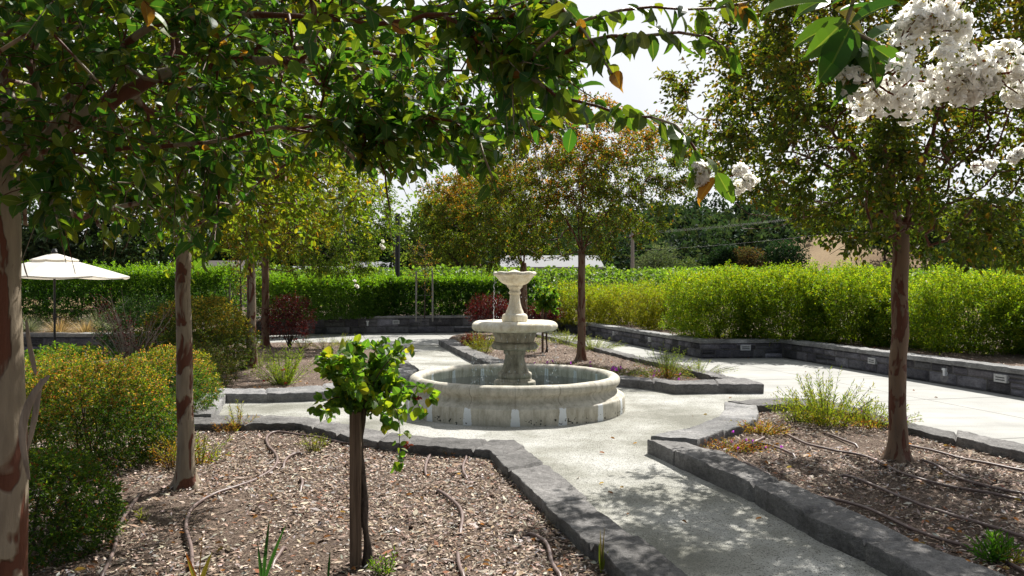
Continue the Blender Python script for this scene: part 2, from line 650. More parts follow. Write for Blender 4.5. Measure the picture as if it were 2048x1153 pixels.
        h = mth(t, 'ADD', mth(t, 'MULTIPLY', b, .5), a)
        if joints:
            sp = t.nodes.new('ShaderNodeSeparateXYZ')
            t.links.new(v, sp.inputs[0])
            an = mth(t, 'ARCTAN2', sp.outputs['X'], mth(t, 'MULTIPLY', sp.outputs['Y'], -1))
            q = mth(t, 'MULTIPLY', an, 16 / (2 * math.pi))
            fr = mth(t, 'ABSOLUTE', mth(t, 'SUBTRACT', mth(t, 'FRACT', mth(t, 'ADD', q, 16.5)), .5))
            wv = noise(t, v, 30, 4)
            edge = mth(t, 'ADD', fr, mth(t, 'MULTIPLY', mth(t, 'SUBTRACT', wv, .5), .05))
            rad = mth(t, 'SQRT', mth(t, 'ADD', mth(t, 'POWER', sp.outputs['X'], 2), mth(t, 'POWER', sp.outputs['Y'], 2)))
            outer = mth(t, 'GREATER_THAN', rad, 1.385)
            inner = mth(t, 'LESS_THAN', rad, 1.215)
            zt = mth(t, 'ADD', sp.outputs['Z'], mth(t, 'MULTIPLY', mth(t, 'SUBTRACT', wv, .5), .06))
            lowz = mth(t, 'LESS_THAN', zt, .205)
            wide = mth(t, 'LESS_THAN', edge, mth(t, 'MULTIPLY_ADD', sp.outputs['Z'], -.12, .098))
            low2 = mth(t, 'LESS_THAN', zt, .40)
            pz = mth(t, 'MAXIMUM', mth(t, 'MULTIPLY', outer, lowz), mth(t, 'MULTIPLY', inner, low2))
            patch = mth(t, 'MULTIPLY', pz, wide)
            c = mixc(t, patch, c, mixc(t, b, (.60, .62, .63), (.80, .82, .83)))
            joint = mth(t, 'MULTIPLY', mth(t, 'LESS_THAN', fr, .0045), mth(t, 'GREATER_THAN', sp.outputs['Z'], .225))
            c = mixc(t, joint, c, (.16, .145, .12))
            # black spots of algae along the foot
            sp2 = noise(t, v, 26, 3, .6)
            foot = mth(t, 'MULTIPLY', outer, mth(t, 'LESS_THAN', sp.outputs['Z'], .09))
            reg = mth(t, 'GREATER_THAN', noise(t, v, 1.7, 2), .47)
            blk = mth(t, 'MULTIPLY', mth(t, 'MULTIPLY', foot, reg), mth(t, 'GREATER_THAN', sp2, .60))
            c = mixc(t, blk, c, (.025, .025, .02))
            h = mth(t, 'ADD', h, mth(t, 'MULTIPLY', patch, .4))
            # the wet inner wall is greyer
            ing = mth(t, 'MULTIPLY', inner, mth(t, 'LESS_THAN', zt, .30))
            c = mixc(t, mth(t, 'MULTIPLY', ing, .5), c, (.20, .21, .20))
        principled(t, out, c, .75, .3, bump(t, h, .5, .012))
        return m
    M['basin'] = cast('basin_stone', (.44, .41, .335), (.60, .56, .475), (.30, .27, .205), True)
    M['pale_cast'] = cast('pale_cast_stone', (.64, .59, .47), (.80, .76, .65), (.50, .42, .28))
    M['stained_cast'] = cast('stained_cast_stone', (.30, .27, .205), (.48, .435, .35), (.12, .105, .075))
    m, t, out = new_mat('water')
    n = noise(t, coords(t), 16, 3)
    p = principled(t, out, (.10, .22, .22), .06, .5, bump(t, n, .35, .02))
    p.inputs['Transmission Weight'].default_value = .55
    p.inputs['IOR'].default_value = 1.33
    M['water'] = m
    m, t, out = new_mat('falling_water')
    p = principled(t, out, (.85, .9, .95), .15, .6)
    p.inputs['Transmission Weight'].default_value = .35
    M['drops'] = m
    M['hose'] = plain('hose', (.155, .105, .092), .45, .4, 0, .2, 25)
    M['black_metal'] = plain('black_metal', (.018, .018, .02), .4, .4)
    M['grey_metal'] = plain('grey_metal', (.42, .42, .42), .45, .4, .0)
    M['slot'] = plain('slot', (.05, .05, .055), .7)
    M['pole_wood'] = plain('pole_wood', (.27, .25, .23), .85)
    M['wire'] = plain('wire', (.10, .10, .105), .6)
    m, t, out = new_mat('canvas')
    n = noise(t, coords(t), 300, 3)
    p = principled(t, None, mixc(t, n, (.80, .76, .69), (.86, .83, .76)), .85, .15, bump(t, n, .2, .002))
    tr = t.nodes.new('ShaderNodeBsdfTranslucent')
    tr.inputs['Color'].default_value = (.8, .74, .63, 1)
    mx = t.nodes.new('ShaderNodeMixShader')
    mx.inputs[0].default_value = .35
    t.links.new(p.outputs[0], mx.inputs[1])
    t.links.new(tr.outputs[0], mx.inputs[2])
    t.links.new(mx.outputs[0], out.inputs['Surface'])
    M['canvas'] = m
    m, t, out = new_mat('dry_ground')
    v = coords(t)
    a = noise(t, v, .08, 5)
    b = noise(t, v, 3.0, 5, .7)
    c = ramp(t, a, [(.35, (.15, .095, .05)), (.6, (.235, .165, .09))])
    c = mixc(t, .6, c, ramp(t, b, [(.3, (.55, .55, .55)), (.7, (1.4, 1.4, 1.4))]), 'MULTIPLY')
    principled(t, out, c, .95, .1, bump(t, b, .6, .1))
    M['dry_ground'] = m
    M['white_wall'] = plain('white_wall', (.55, .54, .50), .85)
    M['beige_wall'] = plain('beige_wall', (.36, .31, .25), .9)
    M['grey_roof'] = plain('grey_roof', (.24, .24, .25), .95, .0)
    M['white_roof'] = plain('white_roof', (.30, .30, .30), .95, .0)
    M['brown_roof'] = plain('brown_roof', (.06, .05, .045), .85)
    M['glass'] = plain('glass', (.03, .035, .04), .15, .6)
    M['plastic_white'] = plain('plastic_white', (.65, .66, .68), .5)
    return M

M = make_materials()

# ------------------------------------------------------------------ terrain
def sm(x):
    x = np.clip(x, 0, 1)
    return x * x * (3 - 2 * x)

def terrain(X, Y):
    X, Y = np.asarray(X, float), np.asarray(Y, float)
    h = 26 * sm((Y - 105) / 220) * (0.35 + 0.65 * sm((X + 60) / 130))
    h = h + 8.0 * np.exp(-((X - 62) / 17) ** 2 - ((Y - 150) / 38) ** 2)
    return h - 0.03

def build_terrain():
    ys = np.concatenate([np.linspace(-60, 40, 21), np.linspace(45, 400, 90), np.linspace(430, 1500, 16)])
    xs = np.concatenate([np.linspace(-900, -160, 14), np.linspace(-150, 220, 90), np.linspace(240, 900, 14)])
    X, Y = np.meshgrid(xs, ys, indexing='ij')
    Z = terrain(X, Y)
    P = np.stack([X, Y, Z], -1).reshape(-1, 3)
    P[:, 2] += np.where(P[:, 1] > 60, fbm(P * 0.06, 3) * 0.7, 0)
    g = Geo().add(P, grid_faces(len(xs), len(ys)))
    structure(g.build('ground', M['dry_ground'], smooth=True))

def sheet(name, poly, z, mat, step=None, amp=0.0, sc=1.0, seed=0, kind='structure'):
    poly = np.asarray(poly, float)[:, :2]
    g = Geo()
    if step is None:
        g.add(np.hstack([poly, np.full((len(poly), 1), z)]), [list(range(len(poly)))])
    else:
        x0, y0 = poly.min(0)
        x1, y1 = poly.max(0)
        nx, ny = int((x1 - x0) / step) + 2, int((y1 - y0) / step) + 2
        xs, ys = x0 + np.arange(nx) * step, y0 + np.arange(ny) * step
        X, Y = np.meshgrid(xs, ys, indexing='ij')
        P = np.stack([X, Y, np.zeros_like(X)], -1).reshape(-1, 3)
        P[:, 2] = z + amp * fbm(P * sc, seed, 3)
        Fq = grid_faces(nx, ny)
        c = P[Fq].mean(1)
        Fq = Fq[in_poly(c[:, 0], c[:, 1], poly)]
        used = np.unique(Fq)
        re = np.full(len(P), -1)
        re[used] = np.arange(len(used))
        g.add(P[used], re[Fq])
    o = g.build(name, mat, smooth=step is not None)
    o['kind'] = kind
    return o

BED_Z = 0.06
U = np.array([-0.225, 0.974, 0])
Vv = np.array([0.974, 0.225, 0])

# kerb edges as (left px, right px) pairs read at the height of the kerb top
KZ = 0.15
def edge(pts):
    return [gp(x, y, KZ) for x, y in pts]

K1L = edge([(300, 847), (500, 846), (603, 846), (658, 861), (704, 874), (781, 885), (856, 893), (930, 896), (978, 900), (1041, 961), (1112, 1026), (1199, 1103), (1245, 1153)])
K1R = edge([(300, 829), (542, 829), (613, 833), (690, 846), (740, 857), (800, 867), (860, 873), (953, 877), (1029, 880), (1128, 955), (1193, 1013), (1290, 1085), (1368, 1149)])
K1L.append(K1L[-1] - U * 5.5)
K1R.append(K1R[-1] - U * 5.5)
K2L = edge([(1293, 878), (1390, 919), (1488, 961), (1634, 1039), (1714, 1073), (1870, 1149)])
K2R = edge([(1372, 885), (1455, 909), (1545, 953), (1701, 1018), (1811, 1071), (1993, 1139)])
K2L.append(K2L[-1] - U * 5.5)
K2R.append(K2R[-1] - U * 5.5)
K3L = edge([(1300, 876), (1354, 863), (1400, 849), (1436, 833), (1449, 818), (1448, 803)])
K3R = edge([(1392, 884), (1436, 866), (1482, 853), (1511, 839), (1517, 824), (1513, 811)])
K7L = edge([(1452, 802), (1560, 796), (1640, 798), (1812, 839), (2048, 888)])
K7R = edge([(1512, 811.5), (1575, 809), (1640, 813), (1812, 851), (2048, 905)])
K7L.append(K7L[-1] - U * 7)
K7R.append(K7R[-1] - U * 7)
KnL = edge([(403, 786), (374, 832)])
KnR = edge([(452, 784), (420, 832)])
KcL = edge([(430, 775), (540, 775), (640, 770), (715, 757), (780, 742), (803, 735)])
KcR = edge([(452, 785), (540, 786), (655, 782), (745, 769), (815, 752), (836, 737)])
K4L = edge([(740, 685), (801, 737)])
K4R = edge([(774, 686), (836, 738)])
K5L = edge([(876, 680), (944, 712), (988, 733), (1060, 746), (1150, 749), (1237, 756), (1306, 763), (1351, 771), (1448, 769), (1531, 769)])
K5R = edge([(906, 679), (979, 711), (1020, 725), (1075, 736), (1150, 741), (1228, 749), (1300, 756), (1357, 763), (1440, 759), (1490, 757)])
K6in = [gp(1460, 760, KZ) + U * t for t in (0.0, 5, 10, 14.5)]
K6out = [p + Vv * 0.28 for p in K6in]

def mid(A, B):
    return [(a + b) / 2 for a, b in zip(A, B)]

def kerb(label, A, B, seed, joint=0.8, mat='kerb', zt=KZ, group='low stone kerbs around the planting beds', zb=-0.05):
    A, B = np.array(A), np.array(B)
    step = 0.025
    mlen = np.concatenate([[0], np.cumsum(np.linalg.norm(np.diff((A + B) / 2, axis=0), axis=1))])
    n = max(6, int(mlen[-1] / step))
    t = np.linspace(0, mlen[-1], n)
    a = np.stack([np.interp(t, mlen, A[:, k]) for k in range(2)], -1)
    b = np.stack([np.interp(t, mlen, B[:, k]) for k in range(2)], -1)
    rng = np.random.default_rng(seed)
    cuts = []
    s = rng.uniform(.3, joint)
    while s < mlen[-1] - .25:
        cuts.append(s)
        s += joint * rng.uniform(.6, 1.35)
    dj = np.full(n, 9.0)
    stone = np.zeros(n, int)
    for c in cuts:
        dj = np.minimum(dj, np.abs(t - c))
        stone += t > c
    stone_off = rng.normal(size=(len(cuts) + 1, 3)) * np.array([.012, .012, .010])
    stone_col = 1 + rng.uniform(-.28, .28, len(cuts) + 1)
    # cross-section: (w across 0..1, height fraction)
    sec = [(0, 0), (0, .35), (0, .7), (.0, .96), (.02, 1), (.12, 1), (.28, 1), (.4, 1), (.5, 1), (.6, 1), (.72, 1), (.87, 1), (.98, 1), (1, .96), (1, .7), (1, .35), (1, 0)]
    V = np.zeros((n, len(sec), 3))
    for i, (w, h) in enumerate(sec):
        V[:, i, :2] = a * (1 - w) + b * w
        V[:, i, 2] = zb + (zt - zb) * h
    flat = V.reshape(-1, 3)
    wd = unit(np.hstack([b - a, np.zeros((n, 1))]))
    nz = np.stack([fbm(flat * 4.2 + seed, seed, 3), fbm(flat * 13 + seed, seed + 9, 3), fbm(flat * 6 + seed, seed + 4, 3)], -1).reshape(n, len(sec), 3)
    top = np.array([h > .9 for w, h in sec], float)
    sgn = np.array([-1 if w < .01 else (1 if w > .99 else 0) for w, h in sec], float)
    fine = fbm(flat * np.array([34, 34, 34]), seed + 21, 2).reshape(n, len(sec))
    V[..., 2] += top[None] * (nz[..., 0] * .012 + np.abs(nz[..., 1]) * -.014 + fine * .004) + top[None] * stone_off[stone][:, None, 2]
    V += (sgn[None] * (nz[..., 2] * .010 + nz[..., 1] * .006))[..., None] * wd[:, None]
    V[..., :2] += (stone_off[stone][:, None, :2]) * 0.8
    gr = np.exp(-(dj / .011) ** 2)
    V[..., 2] -= (gr[:, None] * top[None]) * .034
    V += ((sgn[None] * -1) * gr[:, None] * .022)[..., None] * wd[:, None]
    g = Geo()
    C = np.repeat(stone_col[stone][:, None], len(sec), 1).reshape(-1, 1) * np.ones((1, 3))
    CC = C.reshape(n, len(sec), 3)
    for i0, i1 in ((0, 5), (4, 13), (12, 17)):          # faces keep their own vertices, so the arrises stay crisp
        g.add(V[:, i0:i1].reshape(-1, 3), grid_faces(n, i1 - i0)[:, ::-1], CC[:, i0:i1].reshape(-1, 3))
    for e, rev in ((0, False), (n - 1, True)):
        ring = V[e]
        f = list(range(len(sec)))
        g.add(ring, [f[::-1] if rev else f], C[:len(sec)])
    org = (*((A + B) / 2)[len(A) // 2][:2], 0)
    o = g.build('stone_kerb', M[mat], origin=org, smooth=True)
    return tag(o, label, 'kerb', group)

def stone_wall(label, path, h, th, seed, side=1, courses=2, vents=(), group='low stone retaining walls', z0=0.0, wmin=.25, wmax=.6):
    """rough block wall; path = base line of the visible face; side=+1 if the body lies to the left of the path direction"""
    path = np.array(path)[:, :2]
    rng = np.random.default_rng(seed)
    org = (*path.mean(0), z0)
    root = thing('stone_wall', org, label, 'wall', group)
    core, blocks, caps = Geo(), Geo(), Geo()
    nseg = len(path) - 1
    dirs = unit(np.diff(path, axis=0))
    nors = np.stack([-dirs[:, 1], dirs[:, 0]], -1) * side          # into the body
    def offs(d):
        out = []
        for i in range(len(path)):
            if i == 0:
                nvec = nors[0]
            elif i == nseg:
                nvec = nors[-1]
            else:
                b_ = unit(nors[i - 1] + nors[i])
                nvec = b_ / max(.4, np.dot(b_, nors[i]))
            out.append(path[i] + nvec * d)
        return np.array(out)
    fr, bk = offs(0.035), offs(th)
    zc = h - .075
    k = len(path)
    V = np.vstack([np.hstack([fr, np.full((k, 1), z0 - .1)]), np.hstack([fr, np.full((k, 1), z0 + zc)]), np.hstack([bk, np.full((k, 1), z0 + zc)]), np.hstack([bk, np.full((k, 1), z0 - .1)])]).reshape(4, k, 3).transpose(1, 0, 2).reshape(-1, 3)
    core.add(V, grid_faces(k, 4, wrap_v=True))
    core.add(V[:4], [[0, 1, 2, 3]])
    core.add(V[-4:], [[3, 2, 1, 0]])
    hs = np.array([rng.uniform(.8, 1.2) for _ in range(courses)])
    hs = hs / hs.sum() * zc
    for i in range(nseg):
        Lw = np.linalg.norm(path[i + 1] - path[i])
        z = 0
        for ch in hs:
            x = 0
            while x < Lw - .02:
                w = min(rng.uniform(wmin, wmax), Lw - x)
                if Lw - x - w < .12:
                    w = Lw - x
                parts = [(z, ch)]
                if rng.random() < .22:
                    q = rng.uniform(.4, .6)
                    parts = [(z, ch * q), (z + ch * q, ch * (1 - q))]
                for zz, hh in parts:
                    m = .007
                    nu, nv = max(4, int(w / .05)), 6
                    uu, vv_ = np.meshgrid(np.linspace(0, 1, nu), np.linspace(0, 1, nv), indexing='ij')
                    ed = np.minimum(np.minimum(uu, 1 - uu) * w, np.minimum(vv_, 1 - vv_) * hh)
                    px = x + m + uu * (w - 2 * m)
                    pz = zz + m + vv_ * (hh - 2 * m)
                    q3 = np.stack([px + i * 50, pz, np.full_like(px, seed)], -1).reshape(-1, 3)
                    bul = .030 * np.clip(ed / .03, 0, 1) + (fbm(q3 * 7, seed, 3).reshape(px.shape) * .016) * np.clip(ed / .02, .25, 1)
                    px = px + (fbm(q3 * 5, seed + 3, 2).reshape(px.shape)) * .008
                    P2 = path[i] + dirs[i] * px[..., None] + nors[i] * (.034 - bul)[..., None]
                    Vb = np.concatenate([P2, (z0 + pz)[..., None]], -1).reshape(-1, 3)
                    c = rng.uniform(.55, 1.7) * np.array([1, rng.uniform(.97, 1.02), rng.uniform(.96, 1.06)])
                    if rng.random() < .1:
                        c = c * 1.35
                    ff = grid_faces(nu, nv)
                    blocks.add(Vb, ff if side < 0 else ff[:, ::-1], c)
                x += w
            z += ch
        # cap stones
    A, B = offs(-.015), offs(th)
    An, Bn = [], []
    for i in range(nseg):
        Lw = np.linalg.norm(path[i + 1] - path[i])
        n = max(2, int(Lw / .06))
        tt = np.linspace(0, 1, n)[:, None]
        An.append(A[i] * (1 - tt) + A[i + 1] * tt)
        Bn.append(B[i] * (1 - tt) + B[i + 1] * tt)
    An, Bn = np.vstack(An), np.vstack(Bn)
    sec = [(0, zc + .002), (0, zc + .045), (.02, h), (.25, h), (.5, h), (.75, h), (1, h), (1, zc + .002)]
    Vc = np.zeros((len(An), len(sec), 3))
    for j, (w, zz) in enumerate(sec):
        Vc[:, j, :2] = An * (1 - w) + Bn * w
        Vc[:, j, 2] = z0 + zz
    nz = fbm(Vc.reshape(-1, 3) * 7, seed + 7, 3).reshape(len(An), -1)
    Vc[:, 1:7, 2] += nz[:, 1:7] * .014
    Vc[:, :3, :2] += (nz[:, :3] * .016)[..., None]
    s = np.concatenate([[0], np.cumsum(np.linalg.norm(np.diff(An, axis=0), axis=1))])
    js = np.floor(s / .55 + .2 * np.sin(s * 1.7)).astype(int)
    colr = 1.0 + .2 * _hash(js, js * 0, js * 0, seed)
    cc = np.repeat(colr[:, None], len(sec), 1).reshape(-1, 1) * np.ones((1, 3))
    ff = grid_faces(len(An), len(sec))
    caps.add(Vc.reshape(-1, 3), ff[:, ::-1] if side > 0 else ff, cc)
    core.build('mortar_core', M['mortar'], root)
    blocks.build('stone_facing', M['wall'], root)
    caps.build('coping', M['coping'], root)
    for (i, s_, zc_, w, hh, kind) in vents:
        cpos = path[i] + dirs[i] * s_
        ang = math.atan2(dirs[i][1], dirs[i][0])
        out_ = -nors[i]
        def slab(w0, h0, d0, d1, dz=0.0):
            V = []
            for dd in (d0, d1):
                for sx, sz in ((-1, -1), (1, -1), (1, 1), (-1, 1)):
                    q = cpos + dirs[i] * (sx * w0 / 2) + out_ * dd
                    V.append([q[0], q[1], z0 + zc_ + dz + sz * h0 / 2])
            return V, [[0, 3, 2, 1], [4, 5, 6, 7], [0, 1, 5, 4], [1, 2, 6, 5], [2, 3, 7, 6], [3, 0, 4, 7]]
        if kind == 'light':
            g = Geo().add(*slab(w, hh, -.03, .022))
            pl = g.build('step_light', M['grey_metal'], root, origin=(*(cpos - np.array(org[:2])), zc_))
            g2 = Geo()
            for q in (-.2, .12):
                g2.add(*slab(w * .72, hh * .13, .012, .0235, dz=q * hh))
            o = g2.build('louvre_slot', M['slot'], pl)
        else:
            g = Geo().add(*slab(w * .55, hh, -.03, .03)).add(*slab(w, hh * .28, -.03, .034, dz=hh * .36))
            g.build('pipe_bracket', M['plastic_white'], root)
    return root

def scatter_chips(label, poly, n, seed, z=BED_Z, size=(.018, .050), amp=.012, sc=1.6, sseed=1, near=None):
    rng = np.random.default_rng(seed)
    poly = np.asarray(poly)[:, :2]
    x0, y0 = poly.min(0)
    x1, y1 = poly.max(0)
    X, Y = rng.uniform(x0, x1, n * 4), rng.uniform(y0, y1, n * 4)
    ok = in_poly(X, Y, poly)
    if near is not None:
        ok &= near(X, Y)
    # bare soil shows in patches
    pt = fbm(np.stack([X * .9, Y * .9, X * 0], -1), seed, 3)
    ok &= rng.random(len(X)) < np.clip(.92 + pt * 1.2, .15, 1)
    X, Y = X[ok][:n], Y[ok][:n]
    n = len(X)
    Z = z + amp * fbm(np.stack([X * sc, Y * sc, X * 0], -1), sseed, 3) + rng.uniform(.002, .020, n)
    a = rng.uniform(0, 6.28, n)
    tl = rng.normal(0, .28, n)
    D = np.stack([np.cos(a), np.sin(a), tl], -1)
    S = unit(np.cross(D, np.stack([rng.normal(0, .4, n), rng.normal(0, .4, n), np.ones(n)], -1)))
    D = unit(D)
    Ln = size[0] + (size[1] - size[0]) * rng.random(n) ** 1.8
    Ln = Ln * np.where(rng.random(n) < .06, 1.9, 1)
    Wd = Ln * rng.uniform(.18, .5, n)
    P = np.stack([X, Y, Z], -1)
    c = pick(rng, n, [((.50, .42, .35), 3), ((.41, .315, .245), 4), ((.30, .21, .15), 3.6), ((.18, .12, .09), 2.6), ((.075, .054, .044), 1.5), ((.36, .33, .31), 1.6), ((.28, .12, .07), .5)], .3)
    k = rng.uniform(.25, .5, n)[:, None]
    V = np.stack([P - D * Ln[:, None] / 2 - S * Wd[:, None] / 2 * k, P - D * Ln[:, None] * .1 + S * Wd[:, None] / 2 * -1,
                  P + D * Ln[:, None] / 2, P + S * Wd[:, None] / 2], 1).reshape(-1, 3)
    Fq = np.arange(4 * n).reshape(n, 4)
    g = Geo().add(V, Fq, np.repeat(c, 4, 0))
    o = g.build('wood_chips', M['chips'], origin=(*poly.mean(0), 0))
    return tag(o, label, 'mulch', None, 'stuff')

def hose(label, pts, z=BED_Z + .022, r=.0115, seed=0):
    P = np.array([gp(x, y, z) for x, y in pts])
    P = resample(smooth_path(P, 2), .05)
    P[:, 2] += fbm(P * 3 + seed, seed, 2) * .014
    P[0, 2] -= .03
    P[-1, 2] -= .03
    g = Geo()
    cap_tube(g, P, r, 8)
    o = g.build('irrigation_hose', M['hose'], origin=tuple(P[len(P) // 2]), smooth=True)
    return tag(o, label, 'hose', 'brown irrigation hoses lying on the mulch')

# ------------------------------------------------------------------ fountain
FC = (0.035, 10.28, 0.0)

def build_fountain():
    root = thing('fountain', FC, 'pale cast stone fountain with two bowls standing in a round water basin', 'fountain')
    prof = [(1.41, -.05), (1.412, .10), (1.41, .19), (1.40, .208), (1.372, .215), (1.366, .228)]
    prof += [tuple(p) for p in rounded([(1.366, .228), (1.345, .242), (1.31, .262), (1.292, .29), (1.296, .312), (1.302, .318)], 2)[1:]]
    th = np.linspace(-1.15, math.pi + .15, 16)
    prof += [(1.272 + .078 * math.cos(a), .388 + .070 * math.sin(a)) for a in th]
    prof += [(1.197, .36), (1.195, .25), (1.193, .10), (1.19, .08), (.0, .08)]
    g = Geo()
    lathe(g, prof, FC, 160, .006, 9, seed=3)
    g.build('basin', M['basin'], root, smooth=True)
    g = Geo()
    lathe(g, [(1.194, .175), (.9, .175), (.6, .175), (.285, .175)], FC, 96, 0)
    g.build('water', M['water'], root, smooth=True)
    pr = rounded([(.272, .05), (.272, .34), (.268, .362), (.232, .366)], 1).tolist()
    pr += rounded([(.226, .368), (.222, .385), (.215, .395), (.218, .405)], 1).tolist()
    pr += rounded([(.205, .40), (.225, .42), (.222, .465), (.19, .478)], 2).tolist()
    pr += rounded([(.185, .480), (.176, .50), (.150, .56), (.132, .62), (.124, .68), (.122, .705)], 2).tolist()
    pr += rounded([(.140, .707), (.145, .715), (.145, .755), (.16, .762)], 1).tolist()
    pr += rounded([(.20, .764), (.285, .775), (.302, .80), (.30, .838), (.262, .858), (.245, .862)], 2).tolist()
    g = Geo()
    lathe(g, pr, FC, 72, .006, 12, seed=5)
    g.build('pedestal', M['stained_cast'], root, smooth=True)
    g = Geo()
    pr = rounded([(.243, .863), (.252, .875), (.262, .93), (.282, .975), (.32, 1.01), (.37, 1.03)], 2).tolist()
    lathe(g, pr, FC, 72, .007, 12, seed=6)
    body = g.build('lower_bowl', M['stained_cast'], root, smooth=True)
    pr = rounded([(.33, 1.012), (.44, 1.005), (.52, 1.012), (.56, 1.05), (.552, 1.10), (.50, 1.132), (.42, 1.138), (.37, 1.125), (.30, 1.12), (.05, 1.12)], 3).tolist()
    g = Geo()
    lathe(g, pr, FC, 110, .012, 10, seed=8)
    g.build('bowl_rim', M['pale_cast'], body, smooth=True)
    pr = rounded([(.155, 1.118), (.166, 1.14), (.168, 1.19), (.15, 1.222), (.125, 1.228)], 2).tolist()
    pr += rounded([(.122, 1.230), (.115, 1.25), (.088, 1.31), (.070, 1.38), (.064, 1.45), (.064, 1.478)], 2).tolist()
    pr += rounded([(.074, 1.480), (.082, 1.49), (.082, 1.505), (.072, 1.512)], 1).tolist() + [(.068, 1.515), (.070, 1.545), (.082, 1.55), (.084, 1.563), (.098, 1.568), (.100, 1.582)]
    g = Geo()
    lathe(g, pr, FC, 56, .004, 12, seed=9)
    g.build('column', M['pale_cast'], root, smooth=True)
    def wob(r, z, th_):
        w = np.clip((z - 1.70) / .05, 0, 1)
        s = np.cos(th_ * 8) * .5 + .5
        return r * (1 + w * (.02 * s - .012)), z + w * (s * .008 - .004)
    pr = rounded([(.098, 1.583), (.112, 1.602), (.155, 1.612), (.192, 1.645), (.220, 1.684), (.246, 1.708), (.274, 1.722), (.279, 1.742), (.268, 1.764), (.235, 1.770), (.205, 1.752), (.14, 1.715), (.04, 1.71)], 3).tolist()
    g = Geo()
    lathe(g, pr, FC, 96, .006, 14, wob=wob, seed=10)
    up = g.build('upper_bowl', M['pale_cast'], root, smooth=True)
    g = Geo()
    lathe(g, rounded([(.075, 1.71), (.085, 1.75), (.07, 1.772), (.035, 1.782), (.018, 1.795), (.0, 1.798)], 2), FC, 30, .012, 25, seed=11)
    g.build('spout', M['pale_cast'], up, smooth=True)
    g = Geo()
    lathe(g, [(.222, 1.758), (.15, 1.759), (.06, 1.76)], FC, 40, .003, 20)
    g.build('bowl_water', M['water'], up, smooth=True)
    # falling water: one thin stream and a curtain of drops under the lower bowl
    rng = np.random.default_rng(4)
    g = Geo()
    def drop(c, r, e):
        th_ = np.arange(6) * math.pi / 3
        V = [[c[0], c[1], c[2] + r * e]] + [[c[0] + r * math.cos(a), c[1] + r * math.sin(a), c[2]] for a in th_] + [[c[0], c[1], c[2] - r * e]]
        Fd = [[0, 1 + i, 1 + (i + 1) % 6] for i in range(6)] + [[7, 1 + (i + 1) % 6, 1 + i] for i in range(6)]
        g.add(V, Fd)
    z = 1.70
    x = FC[0] - .262
    while z > 1.14:
        drop((x + rng.normal(0, .004), FC[1] - .06 + rng.normal(0, .004), z), rng.uniform(.003, .0055), rng.uniform(2.5, 5))
        z -= rng.uniform(.012, .03)
        x -= .0004
    for _ in range(260):
        a = rng.uniform(0, 6.283)
        r_ = .53 + rng.normal(0, .012)
        t = rng.uniform(0, 1)
        zz = 1.0 - t * .8
        drop((FC[0] + (r_ + .03 * t) * math.sin(a), FC[1] - (r_ + .03 * t) * math.cos(a), zz), rng.uniform(.0025, .005), rng.uniform(2, 5))
    for _ in range(70):
        a = rng.uniform(0, 6.283)
        drop((FC[0] + .268 * math.sin(a), FC[1] - .268 * math.cos(a), rng.uniform(1.15, 1.7)), rng.uniform(.002, .004), rng.uniform(2, 4))
    w = g.build('falling_water', M['drops'], root, smooth=True)
    w['kind'] = 'stuff'

